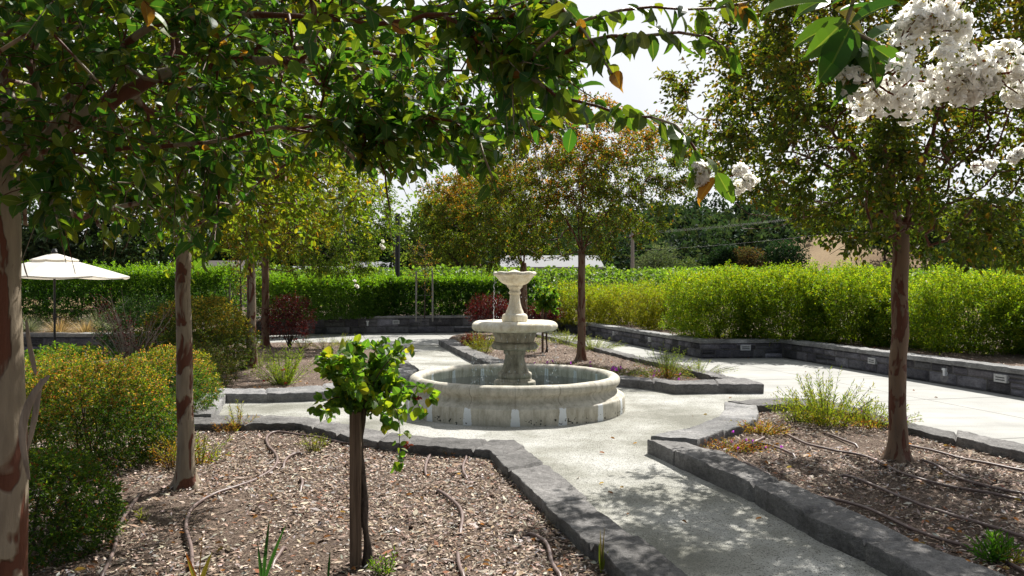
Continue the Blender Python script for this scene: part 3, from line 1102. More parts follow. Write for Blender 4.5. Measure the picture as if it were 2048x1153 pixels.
# ------------------------------------------------------------------ trees
def skeleton(rng, base, fork, limbs, tips, step=.17, guides=()):
    pos, par = [], []
    nb = 9
    base, fork = np.array(base, float), np.array(fork, float)
    wob = rng.normal(0, .005, (nb + 1, 2))
    for i in range(nb + 1):
        t = i / nb
        p = base * (1 - t) + fork * t
        p = p + np.array([*wob[i], 0]) * (0 < i < nb)
        pos.append(p)
        par.append(i - 1)
    trunk_n = len(pos)
    fk = len(pos) - 1
    gset = {}
    def add_path(j, pts):
        for p in pts:
            pos.append(np.array(p))
            par.append(j)
            j = len(pos) - 1
        return j
    def bez(a, c, b):
        ln = np.linalg.norm(b - a)
        n = max(2, int(ln / step))
        t = (np.arange(1, n + 1) / n)[:, None]
        q = (1 - t) ** 2 * a + 2 * t * (1 - t) * c + t ** 2 * b
        q[:-1] += rng.normal(0, .018, (n - 1, 3))
        return q
    for gd in guides:
        gd = np.array(gd)
        A = np.array(pos)
        d = np.linalg.norm(A - gd[0], axis=1)
        d[:trunk_n - 1] += 5
        j = int(np.argmin(d))
        pts = resample(smooth_path(np.vstack([A[j][None], gd]), 3), .06)[1:]
        n0 = len(pos)
        add_path(j, pts + .004 * rng.normal(size=pts.shape))
        for q in range(n0, len(pos)):
            gset[q] = 1 - (q - n0) / max(1, len(pos) - n0)
    for e in limbs:
        e = np.array(e)
        ln = np.linalg.norm(e - fork)
        c = fork + (e - fork) * .35 + np.array([0, 0, .22 * ln])
        add_path(fk, bez(fork, c, e))
    tips = np.array(tips)
    tips = tips[np.argsort(np.linalg.norm(tips - fork, axis=1))]
    cap = len(pos) + len(tips) * 12 + 10
    A = np.zeros((cap, 3))
    A[:len(pos)] = pos
    df = np.zeros(cap)
    df[:len(pos)] = np.linalg.norm(A[:len(pos)] - fork, axis=1)
    for tp in tips:
        n = len(pos)
        d = np.linalg.norm(A[fk:n] - tp, axis=1)
        tf = np.linalg.norm(tp - fork)
        cost = d + 1.2 * np.maximum(0, df[fk:n] - tf + .1) + .12 * df[fk:n]
        j = fk + int(np.argmin(cost))
        a = A[j]
        pd = a - A[par[j]] if par[j] >= 0 else np.array([0, 0, 1.0])
        ln = np.linalg.norm(tp - a)
        c = a + unit(pd[None])[0] * ln * .35 + (tp - a) * .25 + np.array([0, 0, .06 * ln])
        q = bez(a, c, tp)
        n0 = len(pos)
        add_path(j, q)
        A[n0:len(pos)] = q
        df[n0:len(pos)] = np.linalg.norm(q - fork, axis=1)
    pos = np.array(pos)
    par = np.array(par)
    n = len(pos)
    kids = [[] for _ in range(n)]
    for i in range(n):
        if par[i] >= 0:
            kids[par[i]].append(i)
    cnt = np.zeros(n)
    for i in range(n - 1, -1, -1):
        if not kids[i]:
            cnt[i] = 1
        if par[i] >= 0:
            cnt[par[i]] += cnt[i]
    return pos, par, kids, cnt, trunk_n, gset

def tree_wood(g, pos, par, kids, cnt, trunk_n, trunk_r, r_tip=.0035, gset={}, gmin=.006, flare=True, expo=.5, limb_max=.45):
    n = len(pos)
    rad = r_tip * cnt ** expo
    rad = np.minimum(rad, trunk_r * limb_max)
    for i in gset:
        rad[i] = max(min(rad[i], .0035 + .03 * gset[i]), .0016 + gmin * .8 * gset[i])
    for i in range(trunk_n):
        t = i / (trunk_n - 1)
        rad[i] = trunk_r * (1.0 - .16 * t)
    heads = [(0, None)]
    while heads:
        h, p = heads.pop()
        ch = [h] if p is None else [p, h]
        cur = h
        while kids[cur]:
            ks = sorted(kids[cur], key=lambda k: -cnt[k])
            for k in ks[1:]:
                heads.append((k, cur))
            cur = ks[0]
            ch.append(cur)
        P = pos[ch]
        rr = rad[ch].copy()
        if p is not None:
            rr[0] = min(rr[0], rr[1] * 1.35)
        if p is None and flare:
            # finer trunk with a flared root base
            P2 = resample(P[:trunk_n], .05)
            zz = P2[:, 2] - P2[0, 2]
            r2 = np.interp(np.linspace(0, 1, len(P2)), np.linspace(0, 1, trunk_n), rr[:trunk_n])
            r2 = r2 * (1 + .75 * np.exp(-zz / .085))
            P = np.vstack([P2, P[trunk_n:]])
            rr = np.concatenate([r2, rr[trunk_n:]])
            sides = 20
            V, Fq = tube(P, rr, sides)
            nV = fbm(V * np.array([9, 9, 2.2]), 7, 2)
            cen = np.repeat(P, sides, 0)
            q = V - cen
            amp = np.repeat(np.clip(rr / trunk_r, 0, 1), sides)
            lobes = np.cos(np.tile(np.arange(sides) * 2 * math.pi / sides, len(P)) * 5 + 1) * np.repeat(np.exp(-np.maximum(P[:, 2] - P[0, 2], 0) / .07), sides) * .22
            V = cen + q * (1 + .10 * nV * amp + lobes)[:, None]
            g.add(V, Fq)
            continue
        sides = 10 if rr.max() > .025 else (6 if rr.max() > .009 else 4)
        g.add(*tube(P, rr, sides))

def ellipsoid_tips(rng, n, c, r, zmin=None, zexp=1.0, shell=2.4, keep=None):
    out = []
    m = 0
    while m < n:
        d = rnd(rng, n * 3)
        rr = rng.random((n * 3, 1)) ** (1 / shell)
        # lumpy outline
        lump = 1 + .16 * vn(d * 2.3 + 9, int(rng.integers(99)))[:, None]
        p = np.array(c) + d * rr * lump * np.array(r)
        ok = np.ones(len(p), bool)
        if zmin is not None:
            ok &= p[:, 2] > zmin
        if keep is not None:
            ok &= keep(p)
        p = p[ok]
        out.append(p)
        m += len(p)
        if len(out) > 40:
            break
    return np.vstack(out)[:n]

def panicle(g, rng, c, d, length, width, n, fl=.016, kind=1):
    """a cluster of crinkled white flowers along a stalk"""
    d = unit(np.array([d], float))[0]
    c = np.array(c, float)
    m0 = max(5, n // 16)
    t0 = rng.random(m0) ** .85
    prof = np.sin(np.clip(t0 * .86 + .14, 0, 1) * math.pi) ** .6
    S0 = c + d * (t0 * length)[:, None] + rnd(rng, m0) * (width / 2 * prof * rng.uniform(.45, 1, m0))[:, None]
    k0 = rng.integers(0, m0, n)
    t = t0[k0]
    O = S0[k0] + rnd(rng, n) * (width * .22 * rng.random(n) ** .45)[:, None]
    for q in range(m0):
        a0 = c + d * max(0, t0[q] * length - .02)
        V, Fq = tube(np.array([a0, (a0 + S0[q]) / 2 - .003, S0[q]]), [.0014, .0011, .0008], 4)
        g.add(V, Fq, (.20, .075, .035))
    nb = n // 3
    kb = rng.integers(0, m0, nb)
    Bp = S0[kb] + rnd(rng, nb) * (width * .27 * rng.random(nb) ** .4)[:, None]
    for q in range(4):
        leaf_mesh(g, Bp, rnd(rng, nb), rnd(rng, nb), fl * .42, fl * .34, pick(rng, nb, [((.26, .30, .09), 3), ((.38, .30, .10), 1.5), ((.28, .12, .06), .7)], .2), 1, .3, .4)
    ax = unit(O - S0[k0] + .0005)
    g_st = []
    for k in range(6):
        side = unit(np.cross(ax, rnd(rng, n)))
        D = unit(side + .35 * ax + .3 * rng.normal(size=(n, 3)))
        Ln = fl * rng.uniform(.7, 1.2, n)
        C = np.array([.87, .87, .86]) * rng.uniform(.93, 1.0, (n, 1))
        leaf_mesh(g, O + side * fl * .12, D, unit(ax + .5 * rng.normal(size=(n, 3))), Ln, Ln * rng.uniform(.7, 1.0, n), C, kind, .3, .35)
    m = max(3, int(n * .45))
    i = rng.integers(0, n, m)
    for k in range(3):
        D = unit(ax[i] + .5 * rng.normal(size=(m, 3)))
        C = pick(rng, m, [((.45, .36, .08), 3), ((.28, .30, .08), 2), ((.30, .12, .06), .6)], .25)
        leaf_mesh(g, O[i], D, rnd(rng, m), fl * .55, fl * .35, C, 0, 0, .4)
    return O

def crape(label, base, fork_z, trunk_r, cc, cr, n_tips, seed, pal, n_limb=6, leaf=(.045, .065), shoots=3, per=9, kind=0, top_pal=None, zmin=None,
          droop=.25, keep=None, guides=(), limbs=None, fork_off=(0, 0), leafmat='leaf', bark='patched_bark', keep_leaf=None, gshoot=True, flowers=(), sh_len=(.16, .34), shell=2.4, group='crape myrtle trees of the garden', lw=.58, extra=None, r_tip=.0028, name='crape_myrtle'):
    rng = np.random.default_rng(seed)
    base = np.array(base, float)
    root = thing(name, base, label, 'tree', group)
    fork = np.array([base[0] + fork_off[0], base[1] + fork_off[1], fork_z])
    cc = np.array(cc, float)
    tips = ellipsoid_tips(rng, n_tips, cc, cr, zmin, keep=keep, shell=shell)
    if limbs is None:
        limbs = []
        for k in range(n_limb):
            a = k * 2 * math.pi / n_limb + rng.uniform(-.3, .3)
            el = rng.uniform(.3, .9)
            limbs.append(cc + np.array([math.cos(a) * cr[0] * .55, math.sin(a) * cr[1] * .55, (el - .55) * cr[2] * .8]))
    pos, par, kids, cnt, tn, gs = skeleton(rng, base, fork, limbs, tips, guides=guides)
    g = Geo()
    tree_wood(g, pos, par, kids, cnt, tn, trunk_r, gset=gs, r_tip=r_tip)
    # leafy shoots on the thin wood
    thin = np.where((cnt <= 3) & (np.arange(len(pos)) >= tn))[0]
    if not gshoot:
        thin = np.array([i for i in thin if i not in gs])
    O = np.repeat(pos[thin], shoots, 0)
    tang = unit(pos[thin] - pos[par[thin]])
    D = np.repeat(tang, shoots, 0) * .7 + unit(O - cc) * .45 + rnd(rng, len(O)) * .8 + np.array([0, 0, -.05])
    ln = rng.uniform(*sh_len, len(O))
    if keep_leaf is not None:
        ok = keep_leaf(O + unit(D) * ln[:, None] * .7)
        O, D, ln = O[ok], D[ok], ln[ok]
    D = unit(D)
    for o, d, l_ in zip(O, D, ln):
        if rng.random() < (1 if kind == 2 else .35):
            e = o + d * l_ - np.array([0, 0, droop * l_])
            g.add(*tube(np.array([o, (o + e) / 2 + np.array([0, 0, droop * l_ * .25]), e]), [.0022, .0017, .001], 3))
    P, LD, LN, ix = sprigs(rng, O, D, ln, per, droop)
    n = len(P)
    C = pick(rng, n, pal, .25)
    if top_pal is not None:
        h = (P[:, 2] - (cc[2] - cr[2])) / (2 * cr[2]) + .35 * vn(P * .9, seed)
        sel = rng.random(n) < np.clip((h - .44) * 1.9, .03, .75)
        C[sel] = pick(rng, int(sel.sum()), top_pal, .3)
    lv = rng.uniform(*leaf, n)
    ok = rng.random(n) < .93
    if keep_leaf is not None:
        ok &= keep_leaf(P)
    gl = Geo()
    leaf_mesh(gl, P[ok], LD[ok], LN[ok], lv[ok], lv[ok] * lw, C[ok], kind, .22, .16)
    if extra:
        extra(rng, g, gl, root)
    tr = g.build('trunk', M[bark], root, smooth=True)
    cr_o = gl.build('crown', M[leafmat], root)
    for (fp, fd, fl_len, fw, fn, fs) in flowers:
        gf = Geo()
        panicle(gf, rng, fp, fd, fl_len, fw, fn, fs)
        gf.build('flower_panicle', M['petal'], root, origin=tuple(np.array(fp) - base))
    return root

# ------------------------------------------------------------------ shrubs and hedges
def shrub(label, cat, name, c, r, n, seed, pal, leaf=.03, lw=.5, per=8, sh=(.08, .16), top_pal=None, mat='leaf', group=None, up=.35, stems=6, kind=0, flat=.0, lump=.30, lsc=3.4, inner=.42, twig=0.0, zlow=-.8, origin_z=None, stem_mat='dark_bark'):
    """dense shrub: leafy shoots through an uneven ellipsoid volume"""
    rng = np.random.default_rng(seed)
    c, r = np.array(c, float), np.array(r, float)
    oz = origin_z if origin_z is not None else c[2] - r[2] * .8
    base = np.array([c[0], c[1], oz])
    root = thing(name, base, label, cat, group)
    ns = max(4, n // per)
    d = rnd(rng, ns * 2)
    d = d[d[:, 2] > zlow][:ns]
    ns = len(d)
    rr = np.where(rng.random(ns) < inner, rng.uniform(.45, .9, ns), rng.uniform(.86, 1.02, ns))[:, None]
    lm = 1 + lump * (fbm(d * lsc + seed, seed, 3) + .35 * np.abs(vn(d * lsc * 2.6, seed + 3)) - .12)[:, None]
    dd = d.copy()
    if flat:
        pw = 2 + 4 * flat
        dd = d / (np.abs(d) ** pw).sum(1, keepdims=True) ** (1 / pw)
    O = c + dd * r * rr * lm
    O[:, 2] = np.maximum(O[:, 2], oz + .02)
    D = unit(unit(d / r) * .8 + rnd(rng, ns) * .7 + np.array([0, 0, up]))
    ln = rng.uniform(*sh, ns)
    P, LD, LN, ix = sprigs(rng, O - D * ln[:, None] * .5, D, ln, per, .08)
    nn = len(P)
    C = pick(rng, nn, pal, .28)
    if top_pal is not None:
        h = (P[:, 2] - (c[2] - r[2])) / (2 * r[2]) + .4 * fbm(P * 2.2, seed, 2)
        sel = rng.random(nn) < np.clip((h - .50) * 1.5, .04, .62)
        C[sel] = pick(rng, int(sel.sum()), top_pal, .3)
    lv = leaf * rng.uniform(.7, 1.25, nn)
    g = Geo()
    leaf_mesh(g, P, LD, LN, lv, lv * lw, C, kind, .15, .2)
    gs = Geo()
    for k in range(stems):
        a = rng.uniform(0, 6.28)
        e = c + np.array([math.cos(a) * r[0] * rng.uniform(.2, .7), math.sin(a) * r[1] * rng.uniform(.2, .7), r[2] * rng.uniform(.2, .7)])
        b = base + np.array([rng.normal(0, .015), rng.normal(0, .015), -.02])
        m_ = (b + e) / 2 + np.array([rng.normal(0, .08), rng.normal(0, .08), .05])
        gs.add(*tube(smooth_path([b, m_, e], 2), np.linspace(.012, .004, 12)[:len(smooth_path([b, m_, e], 2))], 5))
    st = rng.random(ns) < twig
    for o, dr, l_ in zip(O[st], D[st], ln[st]):
        gs.add(*tube(np.array([o - dr * l_ * 1.6, o - dr * l_ * .5, o + dr * l_ * .3]), [.004, .003, .0015], 3))
    gs.build('stems', M[stem_mat], root, smooth=True)
    g.build('foliage', M[mat], root)
    return root

def hedge(label, path, h, w, n, seed, pal, z0=0.0, leaf=.05, per=7, sh=(.12, .22), top_pal=None, top_h=.25, wob=.10, shoots=200, mat='leaf', group='clipped evergreen hedges', zb=.05, lw=.5, core=True):
    """long hedge: leafy shoots on the skin of an uneven box along a path"""
    rng = np.random.default_rng(seed)
    n = int(n * 1.9)
    leaf = leaf * 1.15
    path = resample(np.array(path)[:, :2], .25)
    T = unit(np.gradient(path, axis=0))
    Nn = np.stack([-T[:, 1], T[:, 0]], -1)
    base = np.array([*path.mean(0), z0])
    root = thing('hedge', base, label, 'hedge', group)
    ns = n // per
    t = rng.random(ns) * (len(path) - 1.001)
    i = t.astype(int)
    f = (t - i)[:, None]
    p = path[i] * (1 - f) + path[i + 1] * f
    per_ = 2 * h + w
    u = rng.random(ns) * per_
    side = np.where(u < h, -1, np.where(u < h + w, 0, 1))
    off = np.where(side == -1, -w / 2, np.where(side == 0, u - h - w / 2, w / 2))
    zz = np.where(side == -1, u, np.where(side == 0, h, u - h - w))
    dep = np.where(rng.random(ns) < .55, rng.uniform(.05, .42, ns) * min(1, w), rng.uniform(-.03, .06, ns))
    q = np.stack([p[:, 0], p[:, 1], zz], -1)
    bump_ = wob * fbm(q * 1.6 + seed, seed, 3)
    nn = Nn[i]
    off = off + side * (bump_ - dep) * 1.0
    # rounded shoulders
    sh_ = np.clip((zz - (h - .18)) / .18, 0, 1) * np.abs(side)
    off = off - side * sh_ ** 2 * .10
    zz = zz + np.where(side == 0, bump_ * .8 - dep * .8 - .10 * (np.abs(off) / (w / 2)) ** 3, 0)
    O = np.stack([p[:, 0] + nn[:, 0] * off, p[:, 1] + nn[:, 1] * off, z0 + np.maximum(zz, zb)], -1)
    outw = np.stack([nn[:, 0] * side, nn[:, 1] * side, (side == 0) * 1.0], -1)
    D = unit(outw * .8 + rnd(rng, ns) * .6 + np.array([0, 0, .5]))
    ln = rng.uniform(*sh, ns)
    P, LD, LN, ix = sprigs(rng, O - D * ln[:, None] * .4, D, ln, per, .04)
    C = pick(rng, len(P), pal, .28)
    # upright new shoots on top
    if shoots:
        t = rng.random(shoots) * (len(path) - 1.001)
        i = t.astype(int)
        f = (t - i)[:, None]
        p = path[i] * (1 - f) + path[i + 1] * f + Nn[i] * (rng.uniform(-.5, .5, (shoots, 1)) * w)
        O2 = np.stack([p[:, 0], p[:, 1], np.full(shoots, z0 + h - .12) + wob * rng.normal(0, .5, shoots)], -1)
        D2 = unit(np.array([0, 0, 1.0]) + rng.normal(0, .18, (shoots, 3)))
        P2, LD2, LN2, _ = sprigs(rng, O2, D2, rng.uniform(.16, .38, shoots), 14, 0)
        C2 = pick(rng, len(P2), top_pal or pal, .25)
        P, LD, LN, C = np.vstack([P, P2]), np.vstack([LD, LD2]), np.vstack([LN, LN2]), np.vstack([C, C2])
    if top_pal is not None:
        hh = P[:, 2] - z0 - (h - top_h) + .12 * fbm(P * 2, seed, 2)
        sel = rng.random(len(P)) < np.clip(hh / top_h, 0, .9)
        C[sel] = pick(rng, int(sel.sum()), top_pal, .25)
    lv = leaf * rng.uniform(.7, 1.25, len(P))
    g = Geo()
    leaf_mesh(g, P, LD, LN, lv, lv * lw, C, 0, .12, .2)
    g.build('foliage', M[mat], root)
    for k in range(int(len(path) * .8)):
        gs = Geo()
        i = rng.integers(0, len(path))
        b = np.array([*(path[i] + Nn[i] * rng.uniform(-.2, .2) * w), z0])
        e = b + np.array([rng.normal(0, .15), rng.normal(0, .15), h * rng.uniform(.6, .9)])
        gs.add(*tube(np.array([b, (b + e) / 2 + rng.normal(0, .04, 3), e]), [.018, .012, .005], 5))
        for _ in range(5):
            s = b + (e - b) * rng.uniform(.15, .9)
            gs.add(*tube(np.array([s, s + rnd(rng, 1)[0] * np.array([.3, .3, .2])]), [.006, .002], 3))
        gs.build('stem', M['dark_bark'], root)
    return root

def stalk_plant(label, name, cat, c, h, spread, n_st, seed, pal, leaf=.04, lw=.16, per=16, lean=.5, tip_pal=None, flowers=None, fn=0, fs=.02, mat='leaf', group=None, base_pal=None, r0=.06, droop=.05, kind=0, fz=(.85, 1.0)):
    """plant of many leafy stalks rising from one foot"""
    rng = np.random.default_rng(seed)
    c = np.array(c, float)
    root = thing(name, c, label, cat, group)
    a = rng.uniform(0, 6.28, n_st)
    q = rng.random(n_st) ** .6
    hh = h * rng.uniform(.55, 1.05, n_st) * (1 - .45 * q ** 2)
    O = c + np.stack([np.cos(a) * q * r0, np.sin(a) * q * r0, np.zeros(n_st)], -1)
    E = O + np.stack([np.cos(a) * q * spread, np.sin(a) * q * spread, hh], -1)
    E[:, :2] += rng.normal(0, .05 * h, (n_st, 2))
    gs, g = Geo(), Geo()
    Ps, Ds, Ns, Cs = [], [], [], []
    for o, e in zip(O, E):
        m_ = (o + e) / 2 + np.array([0, 0, .12 * np.linalg.norm(e - o)]) * lean
        pth = smooth_path([o, m_, e], 2)
        gs.add(*tube(pth, np.linspace(.0035, .0012, len(pth)), 3))
    d = E - O
    ln = np.linalg.norm(d, axis=1)
    P, LD, LN, ix = sprigs(rng, O, d, ln, per, droop)
    t = np.clip((P[:, 2] - c[2]) / h, 0, 1)
    LD = unit(LD + np.array([0, 0, .25]))
    C = pick(rng, len(P), pal, .3)
    if base_pal is not None:
        s = rng.random(len(P)) < np.clip(.9 - t * 2.4, 0, 1)
        C[s] = pick(rng, int(s.sum()), base_pal, .3)
    if tip_pal is not None:
        s = rng.random(len(P)) < np.clip(t * 1.5 - .6, 0, .9)
        C[s] = pick(rng, int(s.sum()), tip_pal, .3)
    lv = leaf * rng.uniform(.6, 1.25, len(P))
    leaf_mesh(g, P, LD, LN, lv, lv * lw, C, kind, .1, .2)
    gs.build('stems', M['dark_bark'], root)
    g.build('foliage', M[mat], root)
    if flowers is not None and fn:
        i = rng.integers(0, n_st, fn)
        Fp = O[i] + d[i] * rng.uniform(*fz, fn)[:, None] + rng.normal(0, .02, (fn, 3))
        for q in Fp:
            gf = Geo()
            leaf_mesh(gf, np.tile(q, (6, 1)), unit(rnd(rng, 6) + np.array([0, -.2, .3])), rnd(rng, 6), fs, fs * .8, pick(rng, 6, flowers, .15), 1, .2, .2)
            gf.build('flower', M['petal'], root)
    return root

def grass_tuft(label, c, h, spread, n, seed, pal, group, name='ornamental_grass', wb=.006):
    rng = np.random.default_rng(seed)
    c = np.array(c, float)
    a = rng.uniform(0, 6.28, n)
    q = rng.random(n) ** .55
    O = np.stack([np.cos(a) * q * .12, np.sin(a) * q * .12, np.zeros(n)], -1)
    el = (1.35 - q * 1.15 + rng.normal(0, .1, n))
    ln = h * rng.uniform(.7, 1.15, n)
    D = np.stack([np.cos(a) * np.cos(el), np.sin(a) * np.cos(el), np.sin(el)], -1)
    D[:, 2] = np.maximum(D[:, 2], .12)
    S = unit(np.cross(D, np.array([0, 0, 1.0]) + .2 * rng.normal(size=(n, 3))))
    C = pick(rng, n, pal, .3)
    rows = []
    ks = 5
    for k in range(ks):
        t = k / (ks - 1)
        p = O + D * (ln * t)[:, None]
        p[:, 2] -= ln * .32 * t ** 2.2 * (.4 + q)
        p[:, 2] = np.maximum(p[:, 2], .005)
        w = wb * (1 - t) + .0006
        rows += [p - S * w / 2, p + S * w / 2]
    V = np.stack(rows, 1) + c
    f = np.array([[2 * k, 2 * k + 1, 2 * k + 3, 2 * k + 2] for k in range(ks - 1)])
    FF = (np.arange(n)[:, None, None] * (2 * ks) + f[None]).reshape(-1, 4)
    g = Geo().add(V.reshape(-1, 3), FF, np.repeat(C, 2 * ks, 0))
    o = g.build(name, M['grass'], origin=tuple(c))
    return tag(o, label, 'grass', group)

def blade_plant(label, c, blades, seed, name='blade_leaf_plant'):
    """sword leaves: list of (dx,dy,dz,width,colour)"""
    rng = np.random.default_rng(seed)
    g = Geo()
    c = np.array(c, float)
    for dx, dy, dz, w, col in blades:
        e = np.array([dx, dy, dz])
        s = unit(np.cross(e, np.array([.3, -1.0, .1]))[None])[0]
        n = unit(np.cross(s, e)[None])[0]
        k = 8
        V, C = [], []
        for i in range(k):
            t = i / (k - 1)
            p = c + e * t + np.array([dx, dy, 0]) * .25 * t * t
            ww = w * min(1, .55 + t) * (1 - t ** 2.5) + .001
            V += [p - s * ww / 2, p + n * ww * .18, p + s * ww / 2]
            cc = np.array(col) * (1 - .1 * t)
            C += [cc, cc * .8, cc]
        g.add(V, grid_faces(k, 3), C)
    o = g.build(name, M['grass'], origin=tuple(c))
    return tag(o, label, 'plant')

def far_tree(label, name, base, h, w, seed, pal, n=2600, leaf=.28, trunk=True, group=None, low=.25, blobs=22, mat='leaf_dark', lw=.6, trunk_r=.22, ry=None, lean=0):
    rng = np.random.default_rng(seed)
    base = np.array(base, float)
    root = thing(name, base, label, 'tree', group)
    cz = h * (low + (1 - low) / 2)
    ry = ry or w
    cen = np.array([base[0] + lean, base[1], base[2] + cz])
    rz = h * (1 - low) / 2
    d = rnd(rng, blobs)
    B = cen + d * (rng.random((blobs, 1)) ** .5) * .72 * np.array([w / 2, ry / 2, rz])
    br = rng.uniform(.24, .42, blobs) * min(w, 2 * rz) * .62
    i = rng.integers(0, blobs, n)
    dd = rnd(rng, n)
    rr = np.where(rng.random(n) < .25, rng.uniform(.4, .9, n), rng.uniform(.88, 1.08, n))
    P = B[i] + dd * (br[i] * rr)[:, None] * np.array([1, 1, .85])
    D = unit(dd + .7 * rng.normal(size=(n, 3)))
    N = unit(np.array([0, 0, .8]) + dd * .3 + .6 * rng.normal(size=(n, 3)))
    sc = rng.uniform(.75, 1.25, blobs)
    C = pick(rng, n, pal, .3) * sc[i][:, None]
    lv = leaf * 1.3 * rng.uniform(.6, 1.3, n)
    g = Geo()
    leaf_mesh(g, P, D, N, lv, lv * lw, C, 0, .15, .2)
    gt = Geo()
    if trunk:
        top = np.array([cen[0], cen[1], base[2] + h * .6])
        gt.add(*tube(smooth_path([base - np.array([0, 0, .3]), base + (top - base) * .5 + rng.normal(0, .1, 3), top], 2), np.linspace(trunk_r, trunk_r * .4, len(smooth_path([base, base, top], 2))), 9))
        for k in range(0, blobs, 2):
            s = base + (top - base) * rng.uniform(.35, .9)
            gt.add(*tube(np.array([s, (s + B[k]) / 2 + np.array([0, 0, .1]), B[k]]), [trunk_r * .4, trunk_r * .25, trunk_r * .1], 5))
        gt.build('trunk', M['dark_bark'], root, smooth=True)
    g.build('crown', M[mat], root)
    return root

def conifer(label, base, h, w, seed):
    rng = np.random.default_rng(seed)
    base = np.array(base, float)
    root = thing('conifer', base, label, 'tree')
    gt = Geo().add(*tube([base - np.array([0, 0, .5]), base + np.array([0, 0, h])], [h * .018, .03], 8))
    g = Geo()
    P, D, N, Ls = [], [], [], []
    for z in np.arange(.12, .98, .022):
        rad = w / 2 * (1 - z) ** .85 * rng.uniform(.75, 1.1) + .15
        for k in range(int(5 + 8 * (1 - z))):
            a = rng.uniform(0, 6.28)
            L0 = rad * rng.uniform(.6, 1.1)
            for s in np.linspace(.15, 1, 7):
                p = base + np.array([math.cos(a) * L0 * s, math.sin(a) * L0 * s, h * z - L0 * s * .22 + .12 * L0 * s * s])
                for q in (-1, 1):
                    P.append(p)
                    D.append([math.cos(a + q * .9), math.sin(a + q * .9), -.15])
                    N.append([0, 0, 1])
                    Ls.append(L0 * .30 + .1)
    P, D, N = np.array(P), np.array(D, float), np.array(N, float) + rng.normal(0, .2, (len(P), 3))
    leaf_mesh(g, P, D, unit(N), np.array(Ls), np.array(Ls) * .4, pick(rng, len(P), [((.02, .045, .03), 1), ((.03, .06, .04), 1)], .2), 0)
    gt.build('trunk', M['dark_bark'], root)
    g.build('crown', M['leaf_dark'], root)
    return root

# palettes
G_DARK = [((.030, .068, .014), 3), ((.045, .090, .018), 3), ((.065, .110, .020), 2)]
G_MID = [((.050, .095, .018), 3), ((.075, .120, .020), 3), ((.105, .140, .022), 2), ((.20, .17, .02), .25)]
G_YEL = [((.10, .13, .018), 3), ((.14, .15, .018), 3), ((.20, .16, .018), 1.4), ((.26, .12, .02), .35)]
G_OLIVE = [((.045, .072, .013), 3), ((.065, .092, .015), 3), ((.10, .11, .016), 1.5), ((.15, .09, .02), .3)]
ORANGE = [((.25, .10, .018), 3), ((.19, .085, .02), 2), ((.23, .14, .022), 2), ((.11, .105, .02), 3)]
BROWNISH = [((.12, .10, .018), 3), ((.17, .09, .022), 1.5), ((.085, .095, .016), 4)]
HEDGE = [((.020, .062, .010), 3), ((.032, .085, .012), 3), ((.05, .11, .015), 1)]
HEDGE_LIT_TOP = [((.095, .19, .016), 3), ((.13, .22, .018), 2), ((.07, .15, .014), 1)]  # brighter than the body: sunlight on hedge tops put into the leaf colour
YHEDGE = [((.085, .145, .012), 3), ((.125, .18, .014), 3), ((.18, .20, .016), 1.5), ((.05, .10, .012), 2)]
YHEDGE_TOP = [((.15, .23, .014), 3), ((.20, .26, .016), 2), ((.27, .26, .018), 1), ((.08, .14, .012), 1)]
ABELIA = [((.028, .068, .014), 4), ((.048, .092, .016), 3), ((.085, .12, .02), 1.5), ((.15, .06, .03), .45)]
ABELIA_TOP = [((.11, .145, .02), 4), ((.18, .17, .022), 3), ((.29, .16, .035), 2), ((.26, .09, .05), 1.4), ((.42, .29, .19), .7)]
REDS = [((.065, .013, .014), 3), ((.10, .022, .018), 2), ((.04, .012, .014), 3), ((.08, .05, .02), .5)]
FAR_G = [((.022, .042, .018), 3), ((.032, .055, .022), 2), ((.045, .065, .024), 1)]

# ================================================================== SCENE
build_terrain()

# ---- paving, gravel, beds
sheet('patio', [(-16, 2), (12, -4), (12, 30), (-16, 30)], 0.0, M['concrete'])
ga = [gp(1475, 790)[:2] + Vv[:2] * .0]
grav_poly = [(1.15, -4.0), (2.75, -4.0), *[p[:2] for p in mid(K2L, K2R)[::-1][:-1]], *[p[:2] for p in mid(K3L, K3R)], gp(1535, 806)[:2], gp(1585, 803)[:2], gp(1533, 786)[:2], *[p[:2] for p in mid(K5L, K5R)[::-1][1:]],
             gp(882, 691)[:2], gp(778, 692)[:2], *[p[:2] for p in mid(K4L, K4R)[1:]], *[p[:2] for p in mid(KcL, KcR)[::-1]], *[p[:2] for p in mid(KnL, KnR)], *[p[:2] for p in mid(K1L, K1R)]]
sheet('gravel_path', grav_poly, 0.012, M['gravel'], .07, .012, 1.5, 5)

bedA = [*[p[:2] for p in mid(K1L, K1R)], (1.6, -2.5), (-7, -2.5), (-7, 8.5), gp(300, 838, KZ)[:2]]
bedB = [*[p[:2] for p in mid(K2L, K2R)[::-1]], *[p[:2] for p in mid(K3L, K3R)], *[p[:2] for p in mid(K7L, K7R)], (9, -2.5), (2.6, -2.5)]
bedC = [*[p[:2] for p in mid(K5L, K5R)], *[p[:2] for p in mid(K6in, K6out)], gp(925, 672)[:2], gp(905, 676)[:2]]
bedD = [*[p[:2] for p in mid(KcL, KcR)], *[p[:2] for p in mid(K4L, K4R)[::-1][1:]], gp(748, 690)[:2], gp(560, 690)[:2], (-9.5, 19.5), (-9.5, 9.4), gp(360, 800)[:2]]
bedL = [(-12.0, -1), (-6.9, -1), (-6.9, 8.5), (-4.2, 8.6), (-4.6, 10.8), (-8.2, 14), (-12, 14)]
for nm, poly, sd in (('A', bedA, 1), ('B', bedB, 2), ('C', bedC, 3), ('D', bedD, 4)):
    sheet('planting_bed', poly, BED_Z, M['mulch'], .07, .012 * 1.0, 1.6, 1)
sheet('planting_bed', bedL, BED_Z - .02, M['mulch'], .1, .03, .8, 1)

